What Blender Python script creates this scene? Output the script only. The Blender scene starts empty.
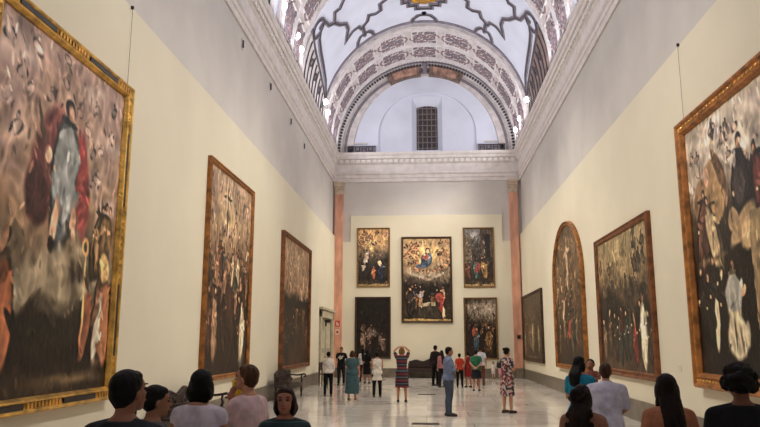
import bpy, bmesh, math, random
import numpy as np
from mathutils import Vector, Matrix
C = bpy.context.scene.collection
PI = math.pi
def R(a): return math.radians(a)
def lin(c):
    return tuple(((v/255)/12.92 if v/255 <= .04045 else ((v/255+.055)/1.055)**2.4) for v in c)

# ------------------------------------------------------------------ materials
def new_mat(name):
    m = bpy.data.materials.new(name); m.use_nodes = True
    nt = m.node_tree; b = nt.nodes['Principled BSDF']
    return m, nt, b
def N(nt, t, **kw):
    n = nt.nodes.new(t)
    for k, v in kw.items():
        if k in n.inputs.keys(): n.inputs[k].default_value = v
        else: setattr(n, k, v)
    return n
def ramp(nt, fac, stops):
    r = nt.nodes.new('ShaderNodeValToRGB'); e = r.color_ramp.elements
    while len(e) > 1: e.remove(e[-1])
    e[0].position = stops[0][0]; e[0].color = (*lin(stops[0][1]), 1)
    for p, c in stops[1:]:
        x = e.new(p); x.color = (*lin(c), 1)
    nt.links.new(fac, r.inputs[0]); return r
def mat(name, col, rough=.6, metal=0, noise=.08, scale=6., bump=0., bscale=60., spec=.5, stretch=None):
    """plain procedural surface: colour with soft noise variation and optional bump"""
    m, nt, b = new_mat(name)
    tc = N(nt, 'ShaderNodeTexCoord'); src = tc.outputs['Object']
    if stretch:
        mp = N(nt, 'ShaderNodeMapping'); mp.inputs['Scale'].default_value = stretch
        nt.links.new(src, mp.inputs[0]); src = mp.outputs[0]
    n = N(nt, 'ShaderNodeTexNoise', Scale=scale, Detail=4.); nt.links.new(src, n.inputs['Vector'])
    a = tuple(min(255, c*(1+noise)) for c in col); d = tuple(c*(1-noise) for c in col)
    r = ramp(nt, n.outputs[0], [(.3, d), (.7, a)])
    nt.links.new(r.outputs[0], b.inputs['Base Color'])
    b.inputs['Roughness'].default_value = rough; b.inputs['Metallic'].default_value = metal
    b.inputs['Specular IOR Level'].default_value = spec
    if bump:
        n2 = N(nt, 'ShaderNodeTexNoise', Scale=bscale, Detail=3.); nt.links.new(src, n2.inputs['Vector'])
        bp = N(nt, 'ShaderNodeBump', Strength=bump, Distance=.02)
        nt.links.new(n2.outputs[0], bp.inputs['Height']); nt.links.new(bp.outputs[0], b.inputs['Normal'])
    return m
M = {}
M['cream'] = mat('cream_board', (224, 215, 192), .75, noise=.02, scale=.5)
M['upper'] = mat('grey_plaster', (204, 198, 192), .85, noise=.03, scale=.7)
M['vault'] = mat('vault_plaster', (208, 210, 224), .8, noise=.03, scale=.8)
M['cornice'] = mat('cornice_plaster', (220, 212, 208), .7, noise=.05, scale=3)
M['dentil'] = mat('dentil_plaster', (236, 230, 226), .7, noise=.04)
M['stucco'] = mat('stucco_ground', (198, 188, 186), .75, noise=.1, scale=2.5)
M['stucco_pale'] = mat('stucco_pale', (214, 206, 206), .7, noise=.06, scale=4)
M['stucco_grey'] = mat('stucco_grey', (120, 112, 120), .7, noise=.12, scale=5)
M['stucco_mauve'] = mat('stucco_mauve', (134, 112, 116), .7, noise=.15, scale=3)
M['stucco_dark'] = mat('stucco_dark', (58, 52, 58), .6, noise=.15, scale=5)
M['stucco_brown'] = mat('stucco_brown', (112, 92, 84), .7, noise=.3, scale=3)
M['relief_orange'] = mat('relief_orange', (160, 124, 108), .7, noise=.3, scale=3, bump=.6, bscale=8)
M['gilt'] = mat('gilding', (190, 140, 40), .35, .7, noise=.3, scale=6, bump=.5, bscale=12)
M['gold'] = mat('gilded_frame', (206, 162, 84), .32, .75, noise=.25, scale=5, bump=.7, bscale=30)
M['oldgold'] = mat('aged_gold_frame', (150, 98, 48), .45, .35, noise=.25, scale=6, bump=.6, bscale=30)
M['brownframe'] = mat('brown_gilt_frame', (118, 72, 40), .5, .2, noise=.25, scale=5, bump=.6, bscale=25)
M['rightgold'] = mat('warm_gilt_frame', (160, 104, 52), .42, .4, noise=.25, scale=5, bump=.6, bscale=25)
M['darkframe'] = mat('dark_wood_frame', (66, 44, 26), .4, .1, noise=.25, scale=8, bump=.3)
M['thinframe'] = mat('thin_brass_frame', (130, 98, 56), .45, .4, noise=.2, scale=8)
M['blackpanel'] = mat('black_frame_panel', (30, 22, 20), .35, noise=.3)
M['terracotta'] = mat('pink_marble', (208, 152, 126), .45, noise=.12, scale=4, stretch=(1, 1, .25))
M['capital'] = mat('capital_plaster', (200, 180, 158), .7, noise=.1)
M['basestone'] = mat('grey_skirting_stone', (112, 102, 88), .35, noise=.14, scale=2.5)
M['wood'] = mat('dark_carved_wood', (42, 24, 18), .38, noise=.3, scale=8, bump=.3, bscale=40, stretch=(1, 4, 4))
M['iron'] = mat('black_iron', (30, 28, 28), .5, .6)
M['windowdark'] = mat('dusky_window_glass', (60, 48, 46), .25, noise=.3, scale=3)
M['grille'] = mat('grey_iron_grille', (120, 112, 112), .5)
M['white_metal'] = mat('white_lamp_housing', (196, 190, 186), .4)
M['black_plastic'] = mat('black_plastic', (26, 25, 26), .45)
M['stonegrey'] = mat('grey_portal_stone', (186, 176, 150), .6, noise=.1, scale=3)
M['doorgrey'] = mat('grey_green_door', (156, 150, 128), .5, noise=.06, scale=2)
M['brass'] = mat('dull_brass_grille', (52, 42, 34), .35, .7)
M['paper'] = mat('white_card', (225, 218, 200), .7, noise=.02)
M['red'] = mat('red_sign', (190, 50, 36), .5)
M['green'] = mat('green_sign', (30, 120, 70), .5)
def emis(name, col, s):
    m, nt, b = new_mat(name)
    b.inputs['Base Color'].default_value = (.9, .9, .9, 1)
    b.inputs['Emission Color'].default_value = (*col, 1); b.inputs['Emission Strength'].default_value = s
    return m
M['bulb'] = emis('lamp_glow', (1, .95, .86), 40)
# polished marble floor
def floor_mat():
    m, nt, b = new_mat('polished_marble')
    tc = N(nt, 'ShaderNodeTexCoord')
    br = N(nt, 'ShaderNodeTexBrick', Scale=1.)
    br.offset = .5; br.inputs['Brick Width'].default_value = 2.1; br.inputs['Row Height'].default_value = 1.5
    br.inputs['Mortar Size'].default_value = .008; br.inputs['Bias'].default_value = -.2
    br.inputs['Color1'].default_value = (*lin((232, 226, 216)), 1); br.inputs['Color2'].default_value = (*lin((172, 164, 154)), 1)
    br.inputs['Mortar'].default_value = (*lin((120, 110, 98)), 1)
    nt.links.new(tc.outputs['Object'], br.inputs['Vector'])
    n = N(nt, 'ShaderNodeTexNoise', Scale=.9, Detail=8., Roughness=.62, Distortion=1.4)
    nt.links.new(tc.outputs['Object'], n.inputs['Vector'])
    r = ramp(nt, n.outputs[0], [(.3, (176, 168, 158)), (.5, (226, 218, 206)), (.75, (240, 235, 226))])
    mx = N(nt, 'ShaderNodeMix', data_type='RGBA'); mx.inputs[0].default_value = .5
    nt.links.new(br.outputs['Color'], mx.inputs[6]); nt.links.new(r.outputs[0], mx.inputs[7])
    nt.links.new(mx.outputs[2], b.inputs['Base Color'])
    n3 = N(nt, 'ShaderNodeTexNoise', Scale=2.2, Detail=3.); nt.links.new(tc.outputs['Object'], n3.inputs['Vector'])
    mr = N(nt, 'ShaderNodeMapRange'); mr.inputs['To Min'].default_value = .07; mr.inputs['To Max'].default_value = .17
    nt.links.new(n3.outputs[0], mr.inputs[0]); nt.links.new(mr.outputs[0], b.inputs['Roughness'])
    b.inputs['Specular IOR Level'].default_value = .7
    return m
M['floor'] = floor_mat()
def canvas_mat():
    m, nt, b = new_mat('oil_paint')
    a = N(nt, 'ShaderNodeVertexColor', layer_name='paint'); nt.links.new(a.outputs[0], b.inputs['Base Color'])
    b.inputs['Roughness'].default_value = .42; b.inputs['Specular IOR Level'].default_value = .3
    tc = N(nt, 'ShaderNodeTexCoord'); n = N(nt, 'ShaderNodeTexNoise', Scale=14., Detail=3.); nt.links.new(tc.outputs['Object'], n.inputs['Vector'])
    bp = N(nt, 'ShaderNodeBump', Strength=.35, Distance=.02); nt.links.new(n.outputs[0], bp.inputs['Height']); nt.links.new(bp.outputs[0], b.inputs['Normal'])
    return m
M['oil'] = canvas_mat()
def stripes_mat(name, cols, period, axis=2, rough=.85):
    m, nt, b = new_mat(name)
    tc = N(nt, 'ShaderNodeTexCoord'); sp = N(nt, 'ShaderNodeSeparateXYZ'); nt.links.new(tc.outputs['Object'], sp.inputs[0])
    d = N(nt, 'ShaderNodeMath', operation='DIVIDE'); d.inputs[1].default_value = period; nt.links.new(sp.outputs[axis], d.inputs[0])
    fr = N(nt, 'ShaderNodeMath', operation='FRACT'); nt.links.new(d.outputs[0], fr.inputs[0])
    r = ramp(nt, fr.outputs[0], cols); r.color_ramp.interpolation = 'CONSTANT'
    nt.links.new(r.outputs[0], b.inputs['Base Color']); b.inputs['Roughness'].default_value = rough
    return m
def floral_mat(name, cols, scale=14.):
    m, nt, b = new_mat(name)
    tc = N(nt, 'ShaderNodeTexCoord'); v = N(nt, 'ShaderNodeTexVoronoi', Scale=scale); nt.links.new(tc.outputs['Object'], v.inputs['Vector'])
    sp = N(nt, 'ShaderNodeSeparateColor'); nt.links.new(v.outputs['Color'], sp.inputs[0])
    r = ramp(nt, sp.outputs[0], cols); r.color_ramp.interpolation = 'CONSTANT'
    nt.links.new(r.outputs[0], b.inputs['Base Color']); b.inputs['Roughness'].default_value = .85
    return m
_mc = {}
def cloth(col):
    k = ('cloth', col)
    if k not in _mc: _mc[k] = mat('woven_cloth', col, .9, noise=.1, scale=12, bump=.35, bscale=9, spec=.2)
    return _mc[k]
def skin(col):
    k = ('skin', col)
    if k not in _mc: _mc[k] = mat('skin', col, .55, noise=.04, scale=10, spec=.35)
    return _mc[k]
def hairm(col):
    k = ('hair', col)
    if k not in _mc: _mc[k] = mat('hair', tuple(c*.75 for c in col), .6, noise=.3, scale=30, bump=.7, bscale=45, stretch=(1, 1, .15), spec=.18)
    return _mc[k]
def leather(col):
    k = ('lea', col)
    if k not in _mc: _mc[k] = mat('leather', col, .45, noise=.1, scale=20)
    return _mc[k]

# ------------------------------------------------------------------ mesh helpers
def link(name, me, m, parent=None):
    o = bpy.data.objects.new(name, me); C.objects.link(o)
    if m:
        for x in (m if isinstance(m, (list, tuple)) else [m]): me.materials.append(x)
    if parent: o.parent = parent
    return o
def obj(name, bm, m, parent=None, smooth=False, norm=True):
    if norm: bmesh.ops.recalc_face_normals(bm, faces=bm.faces)
    me = bpy.data.meshes.new(name); bm.to_mesh(me); bm.free()
    if smooth: me.polygons.foreach_set('use_smooth', [True]*len(me.polygons))
    return link(name, me, m, parent)
def tag(o, label, cat, group=None):
    o['label'] = label; o['category'] = cat
    if group: o['group'] = group
    return o
def struct(o): o['kind'] = 'structure'; return o
def thing(name, label, cat, loc=(0, 0, 0), rz=0, group=None):
    o = bpy.data.objects.new(name, None); C.objects.link(o)
    o.location = loc; o.rotation_euler = (0, 0, rz); return tag(o, label, cat, group)
def box(bm, x0, x1, y0, y1, z0, z1):
    v = [bm.verts.new((x, y, z)) for x in (x0, x1) for y in (y0, y1) for z in (z0, z1)]
    for f in ((0, 1, 3, 2), (4, 6, 7, 5), (0, 4, 5, 1), (2, 3, 7, 6), (0, 2, 6, 4), (1, 5, 7, 3)):
        bm.faces.new([v[i] for i in f])
def BB(*a):
    bm = bmesh.new()
    for b in a: box(bm, *b)
    return bm
def bevel(bm, w=.01, seg=2):
    bmesh.ops.bevel(bm, geom=bm.edges[:], offset=w, segments=seg, affect='EDGES', profile=.5); return bm
def ring_tube(bm, rings, closed_caps=True):
    """rings: list of lists of Vector (same count) skinned into a tube"""
    vs = [[bm.verts.new(p) for p in r] for r in rings]; n = len(vs[0])
    for a, b in zip(vs, vs[1:]):
        for i in range(n): bm.faces.new((a[i], a[(i+1) % n], b[(i+1) % n], b[i]))
    if closed_caps: bm.faces.new(list(reversed(vs[0]))); bm.faces.new(vs[-1])
def tube(bm, pts, rad, n=12):
    """round tapering tube through points, with rounded ends"""
    pts = [Vector(p) for p in pts]
    if not isinstance(rad, (list, tuple)): rad = [rad]*len(pts)
    rings = []; prev = None
    for i, p in enumerate(pts):
        d = (pts[min(i+1, len(pts)-1)]-pts[max(i-1, 0)]).normalized()
        if prev is None:
            a = d.orthogonal().normalized()
        else:
            a = (prev-d*prev.dot(d)).normalized()
        prev = a; b = d.cross(a)
        def rg(c, r): return [c+(a*math.cos(2*PI*k/n)+b*math.sin(2*PI*k/n))*r for k in range(n)]
        if i == 0: rings += [rg(p-d*rad[0]*.8, rad[0]*.5), rg(p-d*rad[0]*.45, rad[0]*.87)]
        rings.append(rg(p, rad[i]))
        if i == len(pts)-1: rings += [rg(p+d*rad[i]*.45, rad[i]*.87), rg(p+d*rad[i]*.8, rad[i]*.5)]
    ring_tube(bm, rings)
def loft(bm, secs, n=20, p=2.3):
    """vertical loft: secs = (cx, cy, z, a, b) superellipse sections"""
    rings = []
    for cx, cy, z, a, b in secs:
        r = []
        for k in range(n):
            t = 2*PI*k/n; c, s = math.cos(t), math.sin(t)
            r.append(Vector((cx+a*math.copysign(abs(c)**(2/p), c), cy+b*math.copysign(abs(s)**(2/p), s), z)))
        rings.append(r)
    ring_tube(bm, rings)
def ball(bm, c, r, seg=16, mtx=None):
    m = Matrix.Translation(c) @ (mtx or Matrix()) @ Matrix.Diagonal((*r, 1))
    bmesh.ops.create_uvsphere(bm, u_segments=seg, v_segments=max(6, seg*3//4), radius=1, matrix=m)
def remesh(bm, vox, smooth=2, dec=None):
    """fuse the closed pieces of bm into ONE continuous surface; returns a mesh"""
    bmesh.ops.recalc_face_normals(bm, faces=bm.faces)
    me = bpy.data.meshes.new('t'); bm.to_mesh(me); bm.free()
    o = bpy.data.objects.new('t', me); C.objects.link(o)
    r = o.modifiers.new('r', 'REMESH'); r.mode = 'VOXEL'; r.voxel_size = vox; r.use_smooth_shade = True
    s = o.modifiers.new('s', 'SMOOTH'); s.iterations = smooth; s.factor = .5
    if dec: d = o.modifiers.new('d', 'DECIMATE'); d.ratio = dec
    dg = bpy.context.evaluated_depsgraph_get(); dg.update()
    out = bpy.data.meshes.new_from_object(o.evaluated_get(dg))
    out.polygons.foreach_set('use_smooth', [True]*len(out.polygons))
    bpy.data.objects.remove(o); bpy.data.meshes.remove(me)
    return out

# ------------------------------------------------------------------ camera (1.80 m up, level with the visitors' eyes, tilted up)
F_, PT, YW, RL = 700.6, .1819, .0694, .0012
CAM = Vector((.079, 0, 1.8))
fw = Vector((-math.sin(YW)*math.cos(PT), math.cos(YW)*math.cos(PT), math.sin(PT)))
rt = Vector((math.cos(YW), math.sin(YW), 0)); up = rt.cross(fw)
r2 = rt*math.cos(RL)+up*math.sin(RL); u2 = up*math.cos(RL)-rt*math.sin(RL)
cd = bpy.data.cameras.new('camera'); cam = bpy.data.objects.new('camera', cd); C.objects.link(cam)
cam.matrix_world = Matrix(((r2.x, u2.x, -fw.x, CAM.x), (r2.y, u2.y, -fw.y, CAM.y), (r2.z, u2.z, -fw.z, CAM.z), (0, 0, 0, 1)))
cd.sensor_fit = 'HORIZONTAL'; cd.sensor_width = 36; cd.lens = F_/760*36; cd.clip_end = 200; cd.clip_start = .05
bpy.context.scene.camera = cam

# ------------------------------------------------------------------ room
W, YE, YB = 5.07, 37.35, -6.0
WP = 4.95            # face of the cream boards
HP = 7.45            # top of the cream boards
ZC0, ZC1 = 10.55, 12.05   # cornice
RX, RZ, ZS = 4.95, 5.15, 12.05  # vault
struct(obj('floor', BB((-W-.3, W+.3, YB, YE+.3, -.1, 0)), M['floor']))
struct(obj('wall_left', BB((-W-.3, -W, YB, YE, 0, ZC1)), M['upper']))
struct(obj('wall_right', BB((W, W+.3, YB, YE, 0, ZC1)), M['upper']))
struct(obj('wall_south', BB((-W-.3, W+.3, YB-.3, YB, 0, 17.4)), M['upper']))
struct(obj('wall_end', BB((-W-.3, W+.3, YE, YE+.3, 0, ZC1)), M['upper']))
DY0, DY1, DZ = 32.2, 36.6, 3.3   # left portal
bp = BB((-W, -WP, YB, DY0, 0, HP), (-W, -WP, DY1, YE, 0, HP), (-W, -WP, DY0, DY1, DZ, HP))
struct(obj('wall_left_panel', bp, M['cream']))
struct(obj('wall_right_panel', BB((WP, W, YB, YE, 0, HP)), M['cream']))
pe = bmesh.new()
box(pe, -4.52, 4.44, YE-.12, YE, 0, 7.12); box(pe, -4.1, 4.02, YE-.12, YE, 7.12, 8.55)
struct(obj('wall_end_panel', pe, M['cream']))
def bb_profile(bm, a, b, nrm, h=.48, t=.05):
    pass
struct(obj('baseboard_left', bevel(BB((-WP, -WP+.05, YB, DY0, 0, .48), (-WP, -WP+.05, DY1, YE-.12, 0, .48)), .008), M['basestone']))
struct(obj('baseboard_right', bevel(BB((WP-.05, WP, YB, YE-.12, 0, .48)), .008), M['basestone']))
struct(obj('baseboard_end', bevel(BB((-4.4, 4.4, YE-.18, YE-.12, 0, .48)), .008), M['basestone']))

# cornice: one moulded profile, swept along each wall
PROF = [(.02, ZC0-.12), (.05, ZC0-.12), (.05, ZC0+.08), (.08, ZC0+.1), (.08, ZC0+.26), (.12, ZC0+.3), (.14, ZC0+.36), (.06, ZC0+.42), (.06, ZC0+.86),
        (.1, ZC0+.9), (.12, ZC0+.94), (.12, ZC0+1.12), (.24, ZC0+1.14), (.26, ZC0+1.2), (.26, ZC0+1.3), (.3, ZC0+1.32), (.34, ZC0+1.42), (.34, ZC1), (-.02, ZC1+.01), (-.02, ZC0-.12)]
def sweep_side(s):
    bm = bmesh.new()
    rings = [[Vector((s*(W-d), y, z)) for d, z in PROF] for y in (YB, YE)]
    ring_tube(bm, rings); return bm
cl = struct(obj('trim_1', sweep_side(-1), M['cornice'])); cr = struct(obj('trim_2', sweep_side(1), M['cornice']))
bm = bmesh.new(); ring_tube(bm, [[Vector((x, YE-d, z)) for d, z in PROF] for x in (-W, W)]); ce = struct(obj('trim_3', bm, M['cornice']))
def dentils(along, fixed_fn, n, p):
    bm = bmesh.new()
    for k in range(n):
        box(bm, *fixed_fn(k*p))
    return bm
z0, z1 = ZC0+.95, ZC0+1.12
for s, par in ((-1, cl), (1, cr)):
    bm = bmesh.new()
    for k in range(110):
        y = YE-.45-k*.3
        if s < 0: box(bm, -W+.1, -W+.2, y-.19, y, z0, z1)
        else: box(bm, W-.2, W-.1, y-.19, y, z0, z1)
    obj('dentil_row', bm, M['dentil'], par)
bm = bmesh.new()
for k in range(32): box(bm, -4.72+k*.3, -4.72+k*.3+.19, YE-.2, YE-.1, z0, z1)
obj('dentil_row', bm, M['dentil'], ce)

# pilasters of pink marble in the far corners
for k, s in enumerate((-1, 1)):
    xc = s*4.72 - (.02 if s < 0 else .06)
    p = struct(obj('trim_%d' % (4+k), bevel(BB((xc-.23, xc+.23, YE-.2, YE, .5, 9.75)), .02), M['terracotta']))
    b = BB((xc-.23, xc+.23, YE-.25, YE, 0, .32), (xc-.2, xc+.2, YE-.22, YE, .32, .5))
    obj('pilaster_base', bevel(b, .02), M['basestone'], p)
    b = BB((xc-.23, xc+.23, YE-.22, YE, 9.75, 9.86), (xc-.2, xc+.2, YE-.2, YE, 9.86, 10.0), (xc-.24, xc+.24, YE-.25, YE, 10.0, 10.14), (xc-.27, xc+.27, YE-.3, YE, 10.14, 10.3), (xc-.3, xc+.3, YE-.34, YE, 10.3, 10.43))
    cp = obj('capital', bevel(b, .015), M['capital'], p)
    b = bmesh.new()
    for q in (-1, 1):
        pts = [(xc+q*(.2-.0)+q*.06*math.cos(t)*(1-t/9), YE-.26, 10.07+.06*math.sin(t)*(1-t/9)) for t in [i*.5 for i in range(16)]]
        tube(b, pts, .018, 6)
    obj('volute', b, M['capital'], cp)

# ------------------------------------------------------------------ vault
def vp(th, y, off=0):        # point on the barrel (degrees, depth), off = drop into the room
    t = R(th); return Vector(((RX-off)*math.cos(t), y, ZS+(RZ-off)*math.sin(t)))
def vstrip(bm, y0, y1, off, t0=0, t1=180, n=72, thick=.1, ybv=0):
    """a curved band of real thickness under the barrel between two depths"""
    r = []
    for i in range(n+1):
        th = t0+(t1-t0)*i/n
        r.append([vp(th, y0, -.02), vp(th, y0, off), vp(th, y1, off), vp(th, y1, -.02)])
    ring_tube(bm, r)
bm = bmesh.new()
n = 72; ys = [YB+(YE-YB)*i/30 for i in range(31)]
g = [[bm.verts.new(vp(180*i/n, y, 0)) for i in range(n+1)] for y in ys]
for a, b in zip(g, g[1:]):
    for i in range(n): bm.faces.new((a[i], a[i+1], b[i+1], b[i]))
ceil = obj('ceiling', bm, M['vault'], smooth=True); struct(ceil)
sd = ceil.modifiers.new('thickness', 'SOLIDIFY'); sd.thickness = .25; sd.offset = 1
ME = (RX+RZ)/2
def ribbon(bm, pts, w, h, closed=False, base=0.):
    """raised strip of width w following (theta, y) points on the barrel"""
    P = [Vector((R(t)*ME, y)) for t, y in pts]; n = len(P); L = []; Rr = []
    for i in range(n):
        if closed: a, b = P[(i-1) % n], P[(i+1) % n]
        else: a, b = P[max(i-1, 0)], P[min(i+1, n-1)]
        d1 = (P[i]-a) if (P[i]-a).length > 1e-6 else (b-P[i]); d2 = (b-P[i]) if (b-P[i]).length > 1e-6 else d1
        d1 = d1.normalized(); d2 = d2.normalized(); t = (d1+d2)
        t = t.normalized() if t.length > .2 else d1
        nn = Vector((-t.y, t.x)); k = 1/max(.45, nn.dot(Vector((-d1.y, d1.x))))
        L.append(P[i]+nn*w/2*k); Rr.append(P[i]-nn*w/2*k)
    def to(q, off): return vp(math.degrees(q.x/ME), q.y, off)
    rings = [[to(L[i], base-.01), to(L[i], base+h), to(Rr[i], base+h), to(Rr[i], base-.01)] for i in range(n)]
    if closed: rings.append(rings[0])
    ring_tube(bm, rings, not closed)
def dens(pts, k=6):
    out = []
    for a, b in zip(pts, pts[1:]):
        for i in range(k): out.append((a[0]+(b[0]-a[0])*i/k, a[1]+(b[1]-a[1])*i/k))
    out.append(pts[-1]); return out
def circ(t, y, r, n=20, a0=0, a1=360): return [(t+math.degrees(r*math.cos(R(a0+(a1-a0)*i/n))/ME), y+r*math.sin(R(a0+(a1-a0)*i/n))) for i in range(n+1)]
def arc(y, t0=0, t1=180, n=90): return [(t0+(t1-t0)*i/n, y) for i in range(n+1)]

def transverse_arch(y0, y1, scrolls=True):
    bm = bmesh.new(); vstrip(bm, y0, y1, .14)
    a = obj('transverse_arch', bm, M['stucco'], ceil)
    w = (y1-y0)
    rows = [(y0+.12*w, y0+.47*w), (y0+.55*w, y0+.9*w)]
    bm = bmesh.new()
    for yy in (y0+.04*w, y0+.08*w, y0+.5*w, y0+.53*w, y0+.94*w, y0+.985*w): ribbon(bm, arc(yy), .07, .06, base=.13)
    obj('moulded_rib', bm, M['stucco_pale'], a)
    if not scrolls: return a
    bm = bmesh.new(); bd = bmesh.new(); bp_ = bmesh.new()
    for (q0, q1) in rows:
        yc = (q0+q1)/2; h = (q1-q0)
        for c in range(9):                       # nine compartments across the arch
            t0 = 2+c*20-.0; t1 = t0+16 if c < 8 else t0+16
            tm = (t0+t1)/2; rr = R(8)*ME
            fr = [(t0+.4, q0), (t1-.4, q0), (t1-.4, q1), (t0+.4, q1), (t0+.4, q0)]
            ribbon(bp_, dens(fr, 5), .06, .05, base=.13)
            for q in range(16):                  # small leaves between the scrolls
                lt_ = t0+1+(t1-t0-2)*((q*7) % 16+.5)/16; ly = q0+h*(.14 if q % 2 else .86)
                ribbon(bd if q % 3 else bm, [(lt_-.45, ly-.05), (lt_, ly+.05*(1 if q % 4 < 2 else -1)), (lt_+.55, ly+.04)], .06, .045, base=.13)
            if c % 2 == 0:                       # vine scrolls
                for sgn in (-1, 1):
                    pts = []
                    for i in range(26):
                        u = i/25; ang = u*3.3*PI
                        r_ = h*.33*(1-u*.8)
                        pts.append((tm+math.degrees((sgn*(rr*.42)+r_*math.cos(ang)*sgn)/ME), yc+r_*math.sin(ang)*sgn))
                    ribbon(bm, pts, .07, .05, base=.13)
                ribbon(bd, dens([(t0+1.2, yc-.2*h), (tm-2, yc+.25*h), (tm+2, yc-.25*h), (t1-1.2, yc+.2*h)], 6), .09, .045, base=.13)
                for q in (-6, -2, 2, 6): ribbon(bd, circ(tm+q, yc+(.36*h if q in (-6, 2) else -.36*h), .06, 8), .09, .05, True, .13)
            else:                                # figure-of-eight strapwork
                for q in (-5, 5): ribbon(bm, circ(tm+q, yc, h*.26, 16), .07, .05, base=.13)
                ribbon(bd, circ(tm, yc, h*.16, 12), .1, .05, base=.13)
                for q in (-5, 5): ribbon(bd, circ(tm+q, yc, h*.08, 8), .09, .05, base=.13)
                ribbon(bm, dens([(t0+1, yc), (tm-3, yc+.3*h), (tm+3, yc-.3*h), (t1-1, yc)], 5), .05, .05, base=.13)
    obj('compartment_frame', bp_, M['stucco_pale'], a); obj('scroll_relief', bm, M['stucco_mauve'], a); obj('scroll_grey_inlay', bd, M['stucco_grey'], a)  # the inlay is grey stucco strips, rings and leaves among the mauve scrolls
    return a
transverse_arch(32.2, 36.45); transverse_arch(21.6, 25.6); transverse_arch(10.5, 14.5, False); transverse_arch(-.5, 3.5, False)

# strapwork of one bay, drawn by its centre lines on the barrel
def bay_lines(y0):
    """y0 = near edge of the bay (26 in the visible one)"""
    d = y0-25.6
    L = []
    L.append([(151, 26.9), (146.5, 26.9), (144.5, 27.6), (141, 27.9), (138, 28.5), (134.5, 28.9), (134, 29.5), (137.2, 30.35), (131.5, 30.05), (127.5, 30.1), (126.3, 30.45),
              (122, 30.15), (120.5, 29.7), (116.5, 29.9), (113.5, 29.8), (113.5, 29.2), (109.5, 29.0), (107, 28.2), (104, 28.2)])
    L.append([(141, 27.9), (139, 27.2), (135.5, 27.3), (132, 26.9), (129, 26.6), (126, 26.0)])
    L.append([(104, 28.2), (104, 27.2), (100, 26.6), (97, 26.0)])
    L.append([(125.2, 30.5), (125, 31.4)])
    L.append([(125.2, 31.1), (128, 31.15), (130, 31.45), (131, 31.85)]); L.append([(125.2, 31.1), (122.5, 31.15), (120.5, 31.45), (119.5, 31.85)])
    L.append([(90, 30.95), (90, 31.3)]); L.append([(90, 31.2), (93.5, 31.3), (96, 31.6), (97, 31.9)]); 
    L = [[(t, y+d) for t, y in l] for l in L]
    return L+[[(180-t, y) for t, y in l] for l in L]
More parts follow.
